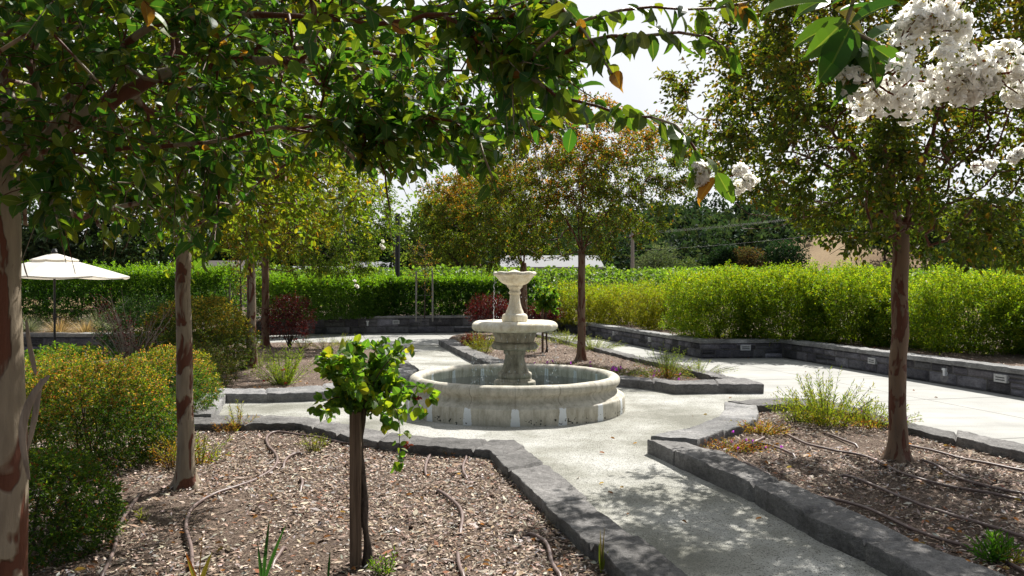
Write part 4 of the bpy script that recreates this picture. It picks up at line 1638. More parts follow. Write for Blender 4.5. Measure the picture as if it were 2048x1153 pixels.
kerb('dark split-stone kerb along the left side of the gravel path in the foreground', K1L, K1R, 11)
kerb('dark stone kerb along the right side of the foreground path, square end by the fountain', K2L, K2R, 12, .9)
kerb('curved pale stone kerb with a squared end stone, right of the fountain', K3L, K3R, 13, .7, 'pale_stone')
kerb('stone kerb between the right mulch bed and the concrete walk', K7L, K7R, 14, 1.1)
kerb('short stone kerb closing the gravel niche at the left, beside the shrubs', KnL, KnR, 15, .7, 'pale_stone')
kerb('rough stone kerb at the back of the gravel niche, behind the standard rose', KcL, KcR, 16, .9, 'pale_stone')
kerb('stone kerb on the left of the short path behind the fountain', K4L, K4R, 17, .8)
kerb('dark angular stone kerb behind and right of the fountain', K5L, K5R, 18, .9)
kerb('low stone kerb between the rear mulch bed and the concrete walk', K6in, K6out, 19, 1.1)

def nearA(X, Y):
    return (Y > 3.9) & (np.abs(X) < Y * .70 + .3)
scatter_chips('pale wood chips covering the foreground bed around the staked rose', bedA, 78000, 21, near=nearA)
scatter_chips('grey and tan wood chips around the right tree', bedB, 52000, 22, near=nearA)
scatter_chips('wood chips in the bed behind the fountain', bedC, 14000, 23, size=(.02, .055))
scatter_chips('wood chips in the rear left bed under the slim trees', bedD, 14000, 24, size=(.02, .055))

# ---- walls
WR = [gp(1120, 662), gp(1402, 718), gp(1566, 716.5), gp(2048, 797)]
WR[0] = WR[1] + U * 10.4
WR.append(WR[3] - U * 7)
seg0 = np.linalg.norm((WR[1] - WR[0])[:2])
def at_seg(i, px):
    """distance along wall segment i at which photo column px meets it"""
    a, b = WR[i][:2], WR[i + 1][:2]
    k = (px - 1024) / F
    s = (k * a[1] - a[0]) / ((b - a)[0] - k * (b - a)[1])
    return s * np.linalg.norm(b - a)
stone_wall('low dark stone wall stepping along the concrete walk at the right, with step lights', WR, .405, .32, 31, side=1,
           vents=[(0, at_seg(0, 1228), .23, .14, .11, 'light'), (0, at_seg(0, 1172), .23, .14, .11, 'light'), (0, at_seg(0, 1300), .23, .16, .11, 'light'), (1, at_seg(1, 1491), .235, .23, .125, 'light'),
                  (2, at_seg(2, 1745), .22, .20, .11, 'light'), (2, at_seg(2, 2003), .235, .23, .115, 'light'), (2, at_seg(2, 1891), .21, .075, .12, 'pipe')])
fa = gp(420, 671)
fb = np.array([WR[0][0] + .3, WR[0][1] - .2, 0])
FWd = unit((fb - fa)[None])[0]
def at_far(px):
    k = (px - 1024) / F
    s = (k * fa[1] - fa[0]) / ((fb - fa)[0] - k * (fb - fa)[1])
    return s * np.linalg.norm((fb - fa)[:2])
stone_wall('dark stone wall behind the fountain, at the foot of the clipped hedge', [fa, fb], .57, .35, 32, side=1, courses=2,
           vents=[(0, at_far(792), .37, .22, .13, 'light'), (0, at_far(597), .33, .22, .13, 'light'), (0, at_far(735), .34, .10, .17, 'pipe')], wmin=.3, wmax=.8)
wl = [gp(20, 726), gp(300, 726)]
stone_wall('dark stone wall behind the patio umbrella at the left', wl, .60, .35, 33, side=1, courses=3, wmin=.3, wmax=.8)

# raised soil behind the walls
RZ = .36
rs = [WR[0][:2] + Vv[:2] * .1, WR[1][:2] + np.array([.12, .12]), WR[2][:2] + np.array([.15, .1]), WR[3][:2] + Vv[:2] * .1, WR[4][:2] + Vv[:2] * .1, (16, 4), (16, 40), (WR[0][0], 40)]
sheet('raised_bed', rs, RZ, M['mulch'], .16, .05, .7, 2)
scatter_chips('wood chips on the raised bed along the right wall', rs, 26000, 25, z=RZ, size=(.02, .06), amp=.05, sc=.7, sseed=2, near=lambda X, Y: (Y < 26) & (X < Y * .66 + .5))
sheet('raised_bed', [(fa[0], fa[1] + .1), (fb[0], fb[1] + .1), (fb[0] + .5, 40), (fa[0] - 6, 40), (fa[0] - 6, fa[1] + .1)], .50, M['mulch'], .2, .05, .7, 3)
sheet('raised_bed', [(wl[0][0], wl[0][1] + .1), (wl[1][0], wl[1][1] + .1), (wl[1][0], 25.4), (wl[0][0] - 4, 25.4), (wl[0][0] - 4, 16.5)], .53, M['mulch'], .16, .04, .7, 4)
scatter_chips('wood chips on the raised bed around the ornamental grasses', [(-11, 16.5), (-7.3, 16.5), (-8, 20), (-12, 20)], 5000, 26, z=.53, size=(.02, .06), amp=.04, sc=.7, sseed=4)

build_fountain()

# ---- hoses
hose('brown hose curving the length of the foreground bed and along its kerb', [(383, 1140), (383, 1103), (377, 1081), (370, 1058), (374, 1032), (391, 1006), (430, 987), (479, 972), (517, 955), (547, 938), (556, 919), (550, 905), (536, 893), (530, 874), (550, 862), (607, 872), (655, 878), (707, 889), (785, 898), (853, 903), (930, 903)], seed=1)
hose('short brown hose beside the small plant near the niche kerb', [(566, 932), (570, 919), (584, 909), (607, 904)], seed=2)
hose('left of two short hoses near the kerb corner', [(853, 953), (849, 938), (856, 916), (865, 902)], seed=3)
hose('right of two short hoses near the kerb corner', [(931, 902), (934, 913), (925, 932), (927, 948), (935, 956)], seed=4)
hose('hooked brown hose in the middle of the foreground bed', [(872, 978), (901, 997), (920, 1016), (926, 1035), (920, 1068)], seed=5)
hose('bent brown hose near the left path kerb at the bottom', [(1050, 1064), (1086, 1077), (1099, 1097), (1102, 1123), (1124, 1156)], seed=6)
hose('brown hose running down beside the round green shrub at the left', [(282, 985), (265, 1010), (239, 1048), (231, 1071), (230, 1097), (213, 1132), (200, 1156)], seed=7)
hose('short upright-lying hose at the bottom centre of the bed', [(915, 1100), (917, 1129), (929, 1158)], seed=8)
hose('stub of hose surfacing right of the left tree', [(600, 956), (606, 967), (600, 979)], seed=9)
hose('straight stub of hose beside the green sword leaves', [(542, 1131), (571, 1092)], seed=10)
hose('long hose passing the foot of the right tree', [(1566, 866), (1617, 890), (1669, 901), (1721, 909), (1757, 921), (1786, 938), (1818, 953), (1860, 964), (1941, 980), (2048, 1000), (2180, 1020)], seed=11)
hose('hose crossing the shaded mulch below the right tree', [(1676, 949), (1708, 955), (1763, 977), (1811, 997), (1892, 1026), (1973, 1052), (2048, 1074), (2180, 1110)], seed=12)
hose('hose following the right path kerb towards the corner of the bed', [(1636, 993), (1689, 1003), (1734, 1018), (1779, 1039), (1831, 1061), (1892, 1082), (1957, 1100), (2006, 1120), (2048, 1142), (2150, 1190)], seed=13)
hose('rearmost hose beside the concrete walk kerb', [(1805, 888), (1860, 901), (1941, 921), (2006, 935), (2048, 943), (2180, 965)], seed=14)
hose('hose starting just right of the right tree trunk', [(1838, 919), (1873, 930), (1896, 947), (1941, 964), (1993, 976), (2048, 989), (2180, 1010)], seed=15)
hose('short hose behind the yellow-green feathery plant', [(1646, 865), (1682, 879), (1718, 892)], seed=16)
hose('thin hose between the orange ground covers and the right tree', [(1508, 882), (1553, 893), (1592, 913)], seed=17)
hose('hose stub along the inside of the right path kerb', [(1484, 924), (1545, 953)], z=BED_Z + .03, seed=18)
hose('hose stub crossing beside the orange ground cover', [(1484, 897), (1532, 874)], seed=19)

# ---- crape myrtles
def lower_edge(xs, ys):
    xs, ys = np.array(xs, float), np.array(ys, float)
    def f(P):
        d = np.maximum(P[:, 1], .3)
        px = 1024 + P[:, 0] / d * F
        py = HZ - (P[:, 2] - CH) / d * F
        return (py < np.interp(px, xs, ys)) | (P[:, 1] < .3)
    return f

b = gp(370, 975, BED_Z)
t2_guides = [[pp(640, 300, 6.0), pp(735, 330, 6.0), pp(778, 430, 6.0), pp(790, 520, 6.1)], [pp(600, 330, 6.3), pp(680, 400, 6.3), pp(706, 540, 6.3)], [pp(500, 380, 6.2), pp(522, 420, 6.1), pp(528, 470, 6.1)]]
def t2_extra(rng, g, gl, root):
    for gd in t2_guides:
        P = resample(smooth_path(gd, 2), .028)[4:]
        n = len(P)
        leaf_mesh(gl, P, unit(rnd(rng, n) + np.array([0, 0, -.5])), rnd(rng, n), .042, .022, pick(rng, n, G_MID, .25), 1, .2, .15)
crape('slim crape myrtle with flared foot standing left of the staked rose, beside the orange-tipped shrubs', b, 2.0, .064, (b[0] - .05, b[1] + .1, 3.15), (1.95, 1.95, 1.3), 620, 101,
      [((.10, .15, .018), 3), ((.14, .18, .02), 3), ((.19, .19, .02), 1.6), ((.06, .11, .016), 2), ((.24, .13, .02), .25)], n_limb=6, shoots=4, per=9, kind=1, zmin=1.86, top_pal=None,
      fork_off=(-.02, .03), flowers=[(pp(765, 480, 6.0), (.1, -.2, -.6), .08, .045, 30, .010), (pp(712, 560, 6.3), (.1, -.1, -.6), .06, .035, 20, .010)],
      gshoot=False, extra=t2_extra, guides=t2_guides)
b = gp(1795, 920, BED_Z)
crape('broad crape myrtle with peeling bark standing alone in the right mulch bed', b, 2.02, .078, (b[0] + .1, b[1] + .1, 3.2), (2.0, 1.95, 1.55), 780, 102,
      G_OLIVE, bark='red_bark', n_limb=8, shoots=5, per=10, kind=1, keep_leaf=lower_edge([-900, 1250, 1340, 1400, 1450, 1560, 1620, 1700, 1800, 2048, 3000], [100, 260, 300, 330, 395, 430, 480, 520, 535, 545, 600]), zmin=1.82, top_pal=BROWNISH, leaf=(.042, .06), fork_off=(.04, .02))
b = gp(503, 737, BED_Z)
crape('thin crape myrtle with mottled trunk at the near edge of the rear left bed', b, 2.15, .088, (b[0] + .15, b[1], 3.6), (1.9, 1.9, 1.55), 480, 103,
      G_YEL, n_limb=6, shoots=5, per=9, kind=0, zmin=2.0, leaf=(.05, .07))
b = gp(531, 696, BED_Z)
crape('crape myrtle with dark trunk behind the red barberry in the rear left bed', b, 2.2, .095, (b[0] + 1.1, b[1] + .2, 3.15), (2.2, 1.9, 1.45), 480, 104,
      G_MID, bark='red_bark', n_limb=6, shoots=5, per=9, kind=0, zmin=1.9, leaf=(.05, .075))
b = gp(1163, 722, BED_Z)
crape('rust-topped crape myrtle in the bed just behind the right of the fountain', b, 2.25, .085, (b[0] + .05, b[1], 3.65), (2.2, 2.1, 1.6), 620, 105,
      G_OLIVE, keep_leaf=lower_edge([0, 980, 1060, 1250, 1300, 1360, 1400, 3000], [500, 500, 520, 520, 490, 430, 380, 380]), bark='red_bark', n_limb=7, shoots=5, per=9, kind=0, zmin=2.1, top_pal=ORANGE, leaf=(.05, .072))
b = np.array([pp(1047, 600, 24.0)[0], 24.0, 0])
crape('rust-topped crape myrtle with forked trunk directly behind the fountain bowls', b, 2.2, .12, (b[0] - .85, b[1], 3.75), (2.1, 2.0, 1.6), 520, 106,
      G_OLIVE, bark='red_bark', n_limb=7, shoots=5, per=9, kind=0, zmin=2.2, top_pal=ORANGE, leaf=(.06, .085))

# nearest tree: its trunk fills the left edge and its limbs spread over the top of the view
b = np.array([-1.60, 2.5, BED_Z])
edge1 = lower_edge([-4000, 0, 60, 180, 300, 420, 470, 560, 690, 740, 800, 840, 900, 960, 1000, 1090, 1250, 1330, 1400, 1440, 1460, 4000],
                   [430, 430, 470, 500, 470, 520, 420, 330, 310, 350, 360, 340, 320, 350, 300, 270, 250, 250, 240, 240, 60, 60])
def sky_gap(P):
    d = np.maximum(P[:, 1], .3)
    px, py = 1024 + P[:, 0] / d * F, HZ - (P[:, 2] - CH) / d * F
    return ~((P[:, 1] > .3) & (py > -60) & (((px > 1160) & (py < 190)) | (px > 1330)))
def t1_keep(P):
    return edge1(P) & (np.linalg.norm(P - np.array([0, 0, 1.6]), axis=1) > 1.75) & sky_gap(P) & ((P[:, 0] < -1.1) | (vn(P * 2.9, 8) > -.36))
limbs1 = [pp(-40, -330, 2.7), np.array([-2.9, 1.9, 3.0]), np.array([-2.6, 3.7, 3.2]), np.array([-1.2, 1.2, 3.3])]
guides1 = [
    [pp(60, 300, 2.5), pp(130, 240, 2.5), pp(215, 120, 2.45), pp(285, 55, 2.4), pp(420, 30, 2.35), pp(590, 32, 2.3), pp(760, 60, 2.2), pp(880, 20, 2.1), pp(1000, 40, 1.9)],
    [pp(45, 300, 2.5), pp(150, 305, 2.5), pp(270, 298, 2.5), pp(380, 288, 2.5), pp(470, 278, 2.5), pp(560, 255, 2.45), pp(640, 275, 2.4), pp(740, 265, 2.4)],
    [pp(48, 290, 2.52), pp(150, 245, 2.6), pp(220, 205, 2.65), pp(310, 160, 2.7), pp(390, 130, 2.75), pp(480, 115, 2.8), pp(640, 130, 2.8), pp(780, 150, 2.7)],
    [pp(880, 20, 2.1), pp(960, 90, 1.95), pp(1052, 150, 1.75), pp(1140, 205, 1.65), pp(1220, 222, 1.6), pp(1300, 232, 1.55), pp(1360, 260, 1.5), pp(1395, 305, 1.45), pp(1420, 345, 1.45)],
    [pp(960, 90, 1.95), pp(1050, 140, 1.75), pp(1130, 55, 1.65), pp(1230, 20, 1.6), pp(1330, 18, 1.6), pp(1430, 18, 1.6), pp(1490, 10, 1.6)],
    [pp(1000, 130, 1.85), pp(1100, 115, 1.7), pp(1190, 82, 1.6), pp(1280, 62, 1.55), pp(1360, 66, 1.55), pp(1430, 90, 1.55), pp(1470, 110, 1.55)],
    [pp(1000, 40, 1.9), pp(1110, -10, 1.7), pp(1150, 40, 1.62), pp(1190, 95, 1.58), pp(1225, 150, 1.55)],
    [pp(740, 265, 2.4), pp(820, 250, 2.3), pp(900, 240, 2.2), pp(960, 280, 2.15), pp(985, 360, 2.1)],
    [pp(700, 140, 2.5), pp(745, 230, 2.4), pp(762, 340, 2.35), pp(775, 420, 2.3)],
    [pp(380, 288, 2.5), pp(430, 340, 2.4), pp(440, 430, 2.35), pp(415, 510, 2.3)],
    [pp(120, 300, 2.4), pp(110, 400, 2.2), pp(90, 450, 2.15)],
]
def t1_extra(rng, g, gl, root):
    # leaves in two rows hanging from the sprays that reach out over the view
    for gd, wl_ in ((guides1[3], .055), (guides1[4], .050), (guides1[5], .050), (guides1[6], .052), (guides1[7], .05), (guides1[9], .052), (guides1[10], .055)):
        P = np.repeat(resample(smooth_path(gd, 3), .017)[6:], 2, 0)
        P = P + .006 * rng.normal(size=P.shape)
        T = unit(np.gradient(P, 2, axis=0, edge_order=1) + 1e-6)
        T[1:-1] = unit(P[2:] - P[:-2] + 1e-6)
        n = len(P)
        side = np.where(np.arange(n) % 2 == 0, 1, -1)[:, None]
        hor = unit(np.cross(T, np.array([0, 0, 1.0])))
        D = unit(hor * side * rng.uniform(.1, .9, (n, 1)) + T * rng.uniform(.2, .7, (n, 1)) + np.array([0, 0, -1.0]) * rng.uniform(.1, 1.1, (n, 1)) + .22 * rng.normal(size=(n, 3)))
        Nn = unit(rnd(rng, n) + np.array([0, -.4, .5]))
        lv = wl_ * rng.uniform(.7, 1.2, n)
        C = pick(rng, n, [((.055, .105, .018), 4), ((.08, .125, .02), 3), ((.12, .14, .02), 1.2), ((.22, .10, .02), .25), ((.035, .08, .018), 2)], .25)
        ok = rng.random(n) < .72
        leaf_mesh(gl, P[ok], D[ok], Nn[ok], lv[ok], lv[ok] * .5, C[ok], 2, .3, .14)
    # curled strips of loose bark on the trunk
    def strip(pts, w):
        gs = Geo()
        pth = smooth_path(pts, 2)
        ww = np.sin(np.linspace(.25, math.pi - .2, len(pth))) * w
        cap_tube(gs, pth, ww, 8, flat=.22)
        gs.build('loose_bark', M['peeling_bark'], root, smooth=True)
    strip([pp(57, 960, 2.40), pp(42, 880, 2.375), pp(48, 830, 2.37), pp(70, 780, 2.37), pp(98, 752, 2.38)], .013)
    strip([pp(55, 900, 2.42), pp(68, 840, 2.43), pp(76, 790, 2.44), pp(82, 757, 2.44)], .010)
    strip([pp(52, 640, 2.46), pp(58, 690, 2.45), pp(68, 735, 2.45), pp(71, 750, 2.45)], .008)
    strip([pp(46, 520, 2.46), pp(50, 540, 2.45), pp(56, 556, 2.45)], .005)
crape('nearest crape myrtle at the left edge, with loose strips of bark and limbs spreading overhead', b, 2.0, .078, (-1.30, 3.0, 2.68), (1.85, 1.7, .95), 760, 107,
      [((.026, .078, .016), 3.5), ((.042, .105, .018), 3), ((.08, .13, .018), 2.5), ((.13, .15, .018), 1.6), ((.22, .11, .02), .10)], shoots=3, per=9, kind=2, leaf=(.040, .060), zmin=1.8, keep=t1_keep, limbs=limbs1, guides=guides1,
      fork_off=(-.02, .0), leafmat='leaf_near', keep_leaf=t1_keep, sh_len=(.14, .28), extra=t1_extra, droop=.15,
      flowers=[(pp(1400, 352, 1.46), (.95, .1, -.02), .115, .058, 130, .010)])

# the tree beside the camera: a flowering branch hangs into the top right
b = np.array([2.05, -.75, BED_Z])
g5 = [[np.array([1.5, -.1, 2.32]), np.array([1.0, .45, 2.22]), np.array([.55, .80, 2.06]), pp(1668, 5, .93), pp(1700, 50, .92), pp(1738, 92, .91), pp(1790, 115, .91)],
      [np.array([1.9, .3, 2.3]), np.array([1.75, 1.2, 2.15]), pp(2110, 270, 1.95), pp(2050, 315, 1.9)]]
def t0_extra(rng, g, gl, root):
    spec = [(1668, 20, .7, -.35, .075), (1690, 40, -.55, -.55, .072), (1700, 50, .55, .25, .06), (1712, 62, -.7, -.9, .080), (1720, 70, -.2, -1, .085), (1735, 85, .5, .3, .062), (1690, 45, -.8, -.25, .07),
            (1725, 80, -.45, -.95, .092), (1738, 92, .2, -.6, .055), (1660, 8, -.9, -.05, .085), (1655, 0, -.6, -.3, .06), (1745, 96, .35, -.35, .05), (1710, 60, .1, -1, .075), (1675, 25, .6, .1, .055), (1730, 84, -.1, -1, .06), (1700, 55, -.3, -.9, .075), (1660, 12, .9, .3, .05)]
    P = np.array([pp(x, y, .915 + .02 * rng.normal()) for x, y, *_ in spec])
    D = np.array([[dx, .35 * rng.normal(), dz] for _, _, dx, dz, _ in spec])
    Nn = unit(np.array([0, -.8, .45]) + .45 * rng.normal(size=(len(spec), 3)))
    lv = np.array([s[4] for s in spec]) * .92
    C = pick(rng, len(spec), [((.028, .080, .018), 4), ((.045, .095, .018), 2), ((.10, .075, .016), 1.3)], .2)
    leaf_mesh(gl, P, D, Nn, lv, lv * .48, C, 2, .3, .2)
    P = resample(smooth_path(g5[1], 2), .03)
    n = len(P)
    D = unit(rnd(rng, n) + np.array([0, 0, -.5]))
    leaf_mesh(gl, P, D, rnd(rng, n), .05, .025, pick(rng, n, G_MID, .2), 2, .3, .2)
crape('white-flowering crape myrtle beside the viewpoint, one blooming branch hanging in at the top right', b, 2.0, .08, (2.3, -.9, 3.3), (1.3, 1.3, 1.0), 150, 108, G_MID, shoots=3, per=8, kind=1, zmin=2.2,
      keep=lambda P: P[:, 1] < .15, keep_leaf=lambda P: P[:, 1] < .3, guides=g5, extra=t0_extra, leafmat='leaf_near', gshoot=False, n_limb=5,
      flowers=[(pp(1722, 158, .91), (.96, .12, .02), .145, .105, 380, .0085), (pp(1800, 90, .92), (.74, .1, .56), .080, .070, 190, .0085), (pp(1870, 150, .93), (.97, .05, .02), .15, .060, 240, .0085), (pp(1930, 335, 1.9), (.93, .1, .22), .15, .05, 60, .010)])

# ---- standard roses
def standard_rose(label, c, h, crown_r, seed, n_leaf, leaf, stake_dx, kind, droop=True, stake_w=.058, flowers=True):
    rng = np.random.default_rng(seed)
    c = np.array(c, float)
    root = thing('standard_rose', c, label, 'rose', 'standard roses tied to stakes')
    g = Geo()
    k = 24
    z = np.linspace(-.05, h, k)
    P = np.stack([c[0] + .012 * np.sin(z * 7) + .008 * np.sin(z * 17) - .022 * z, c[1] + .01 * np.cos(z * 9), c[2] + z], -1)
    V, Fq = tube(P, .020 + .004 * np.sin(z * 23) + .014 * np.exp(-np.maximum(z, 0) / .06), 12)
    V = V + .004 * np.stack([fbm(V * 40, 1, 2), fbm(V * 40, 2, 2), 0 * V[:, 0]], -1)
    g.add(V, Fq)
    cc = c + np.array([-.01, 0, h + crown_r[2] * .25])
    gl, gt = Geo(), Geo()
    O, D, LN = [], [], []
    for i in range(34):
        a = rng.uniform(0, 6.28)
        e = cc + np.array([math.cos(a), math.sin(a), 0]) * rng.uniform(.35, 1.0) * np.array(crown_r) + np.array([0, 0, rng.uniform(-.55, .95) * crown_r[2]])
        s = c + np.array([-.03, 0, h - rng.uniform(0, .06)])
        m_ = (s + e) / 2 + np.array([0, 0, .09])
        pth = smooth_path([s, m_, e], 2)
        g.add(*tube(pth, np.linspace(.005, .0018, len(pth)), 4))
        for t in np.linspace(.3, 1, max(3, n_leaf // 34)):
            j = min(len(pth) - 1, int(t * (len(pth) - 1)))
            O.append(pth[j])
            D.append(rnd(rng, 1)[0] * .9 + (e - s) * 1.5 + np.array([0, 0, -.15]))
    if droop:
        for tgt in (np.array([.33, -.02, -.12]), np.array([.20, -.06, -.36]), np.array([.38, .0, -.02])):
            s = cc + np.array([.1, 0, .0])
            e = cc + tgt
            pth = smooth_path([s, (s + e) / 2 + np.array([.06, 0, .07]), e], 2)
            g.add(*tube(pth, np.linspace(.004, .0015, len(pth)), 4))
            for j in range(2, len(pth)):
                O.append(pth[j])
                D.append(rnd(rng, 1)[0] + np.array([.2, -.2, -.5]))
    O, D = np.array(O), unit(np.array(D))
    n = len(O)
    for q in range(3):
        off = rnd(rng, n) * .028
        lv = leaf * rng.uniform(.65, 1.2, n)
        Nn = unit(np.array([.1, -.35, .75]) + .55 * rng.normal(size=(n, 3)))
        C = pick(rng, n, [((.06, .14, .026), 4), ((.09, .18, .028), 3), ((.16, .23, .025), 2), ((.24, .24, .03), .6)], .2)
        leaf_mesh(gl, O + off, unit(D + .7 * rng.normal(size=(n, 3))), Nn, lv, lv * .78, C, kind, .12, .12)
    g.build('stem', M['dark_bark'], root, smooth=True)
    gl.build('foliage', M['leaf_rose'] if kind == 2 else M['leaf'], root)
    gk = Geo()
    sx = c[0] + stake_dx
    box(gk, (sx - stake_w / 2, c[1] - .055, c[2] - .1), (sx + stake_w / 2, c[1] - .01, c[2] + h - .02))
    gk.build('stake', M['stake_wood'], root)
    if flowers:
        for t in ((.30, -.03, -.02), (.25, -.05, -.27)):
            gf = Geo()
            n = 14
            leaf_mesh(gf, np.tile(cc + np.array(t), (n, 1)) + .006 * rng.normal(size=(n, 3)), rnd(rng, n), rnd(rng, n), .024, .014, pick(rng, n, [((.12, .025, .02), 2), ((.16, .08, .04), 1)], .3), 1, .2, .3)
            gf.build('flower', M['leaf_red'], root)
    return root
b = np.array([(730 - 1024) / F * 4.36, 4.36, BED_Z - .03])
standard_rose('leafy standard rose tied to a brown wooden stake in the foreground bed', b, .90, (.33, .27, .29), 121, 500, .054, -.046, 2)
b = gp(1093, 706, BED_Z)
standard_rose('dark round standard rose on a thin stem in the bed behind the fountain', b, 1.02, (.36, .34, .40), 122, 620, .075, -.09, 1, False, .05, False)

# ---- shrubs at the left
shrub('rounded dark green shrub nearest the camera, against the left trunk', 'shrub', 'flowering_shrub', (-2.74, 4.58, .26), (.42, .50, .38), 22000, 131, ABELIA, .024, .52, 9, (.04, .08), ABELIA[1:], group='orange-tipped evergreen shrubs', lump=.16, lsc=2.6, zlow=-.95, inner=.3)
shrub('wide orange-tipped shrub behind the nearest shrub, left of the slim tree', 'shrub', 'flowering_shrub', (-3.62, 6.9, .42), (.72, .72, .50), 40000, 132, ABELIA, .025, .52, 9, (.04, .09), ABELIA_TOP, group='orange-tipped evergreen shrubs', lump=.16, lsc=2.6, zlow=-.95, inner=.3)
shrub('low orange and yellow shrub spreading behind the slim tree', 'shrub', 'flowering_shrub', (-4.05, 9.2, .40), (.62, .95, .50), 26000, 133, ABELIA, .027, .5, 9, (.04, .09), ABELIA_TOP, group='orange-tipped evergreen shrubs', lump=.16, lsc=2.6, zlow=-.95)
shrub('orange-tipped mound farther left, between the wide shrub and the umbrella patio', 'shrub', 'flowering_shrub', (-5.0, 9.0, .40), (.75, .85, .46), 16000, 139, ABELIA, .028, .5, 9, (.06, .15), ABELIA_TOP, group='orange-tipped evergreen shrubs', lump=.16, lsc=2.6, zlow=-.95)
shrub('tall olive shrub mound with golden top, left of the thin trees', 'shrub', 'flowering_shrub', (-5.55, 14.2, .62), (.95, 1.3, .78), 38000, 134, [((.035, .06, .014), 3), ((.055, .078, .016), 3), ((.09, .06, .025), .6)], .034, .52, 9, (.05, .10), [((.20, .17, .03), 3), ((.24, .14, .03), 2), ((.11, .11, .02), 2)], group='orange-tipped evergreen shrubs', lump=.16, lsc=2.6, zlow=-.95)
shrub('small dark shrub against the rear niche kerb', 'shrub', 'flowering_shrub', (-4.75, 11.9, .32), (.62, .6, .40), 9000, 135, [((.04, .06, .018), 3), ((.06, .07, .02), 3), ((.10, .06, .03), 1)], .03, .5, 9, (.06, .14), None, group='orange-tipped evergreen shrubs', lump=.16, lsc=2.6, zlow=-.95)
shrub('dark green bush behind the bare reddish twigs', 'bush', 'dark_bush', (-6.7, 14.6, .70), (.80, .8, .70), 14000, 136, [((.014, .035, .014), 3), ((.022, .045, .016), 2)], .04, .4, 8, (.08, .18), None, zlow=-.9)
shrub('bright green low plant spilling below the umbrella wall', 'shrub', 'leafy_ground_plant', (-7.6, 13.6, .22), (1.0, .6, .32), 6000, 137, [((.06, .12, .02), 3), ((.09, .15, .02), 2)], .05, .6, 7, (.06, .14), None, zlow=-.5)
shrub('yellow-green low plant behind the wide orange-tipped shrub', 'shrub', 'leafy_ground_plant', (-5.75, 9.9, .32), (.75, .7, .36), 5000, 138, [((.12, .17, .02), 3), ((.16, .20, .025), 2)], .045, .6, 7, (.06, .14), None, zlow=-.5)
# bare reddish twigs
rng = np.random.default_rng(77)
b = np.array([-6.0, 12.6, .05])
root = thing('twiggy_shrub', b, 'half-bare shrub with grey twigs and dark red leaves in front of the dark bush', 'shrub')
g, gl = Geo(), Geo()
O, D = [], []
for k in range(34):
    a, s = rng.uniform(0, 6.28), rng.uniform(.15, .62)
    e = b + np.array([math.cos(a) * s - .25 * rng.random(), math.sin(a) * s * .6, rng.uniform(.7, 1.42) * (1 - .35 * s)])
    m_ = (b + e) / 2 + np.array([rng.normal(0, .05), rng.normal(0, .05), .12])
    pth = smooth_path([b + np.array([rng.normal(0, .05), rng.normal(0, .05), 0]), m_, e], 2)
    g.add(*tube(pth, np.linspace(.010, .003, len(pth)), 5))
    for q in range(5):
        t = int(rng.integers(len(pth) // 3, len(pth)))
        e2 = pth[t] + (e - b) * rng.uniform(.08, .22) + rng.normal(0, .07, 3)
        g.add(*tube(np.array([pth[t], e2]), [.004, .0015], 4))
        if rng.random() < .65:
            O.append(pth[t]); D.append(e2 - pth[t])
O, D = np.array(O), np.array(D)
P, LD, LN, ix = sprigs(rng, O, D, np.linalg.norm(D, axis=1) + .05, 8, .05)
leaf_mesh(gl, P, LD, LN, .035, .022, pick(rng, len(P), [((.11, .022, .018), 3), ((.05, .018, .018), 3), ((.09, .06, .03), 1)], .3), 0)
g.build('stems', M['peeling_bark'], root)
gl.build('foliage', M['leaf_red'], root)

b = gp(572, 696, BED_Z)
shrub('dark red barberry shrub right of the two thin trunks', 'shrub', 'red_barberry', (b[0] + .05, b[1] + .1, .78), (.60, .55, .60), 5200, 141, REDS, .042, .6, 7, (.10, .22), None, 'leaf_red', group='dark red barberry shrubs', lump=.3, zlow=-.75, inner=.5, stems=16, origin_z=.05)
shrub('dark red barberry behind the fountain, left of the column', 'shrub', 'red_barberry', (-.72, 24.6, .82), (.68, .5, .45), 3200, 142, REDS, .055, .6, 7, (.12, .26), None, 'leaf_red', group='dark red barberry shrubs', lump=.35, inner=.5, stems=12, origin_z=.45)
shrub('dark red barberry behind the fountain, right of the column', 'shrub', 'red_barberry', (1.05, 25.2, .72), (.55, .4, .30), 2600, 143, REDS, .055, .6, 7, (.12, .26), None, 'leaf_red', group='dark red barberry shrubs', lump=.35, inner=.5, stems=10, origin_z=.45)
shrub('small red-brown shrub at the left edge of the rear mulch bed', 'shrub', 'red_barberry', (-.95, 19.2, .22), (.28, .25, .20), 1600, 144, [((.10, .03, .02), 2), ((.14, .07, .03), 2), ((.07, .07, .02), 1)], .04, .5, 7, (.06, .14), None, 'leaf_red', group='dark red barberry shrubs', lump=.3, origin_z=.05)

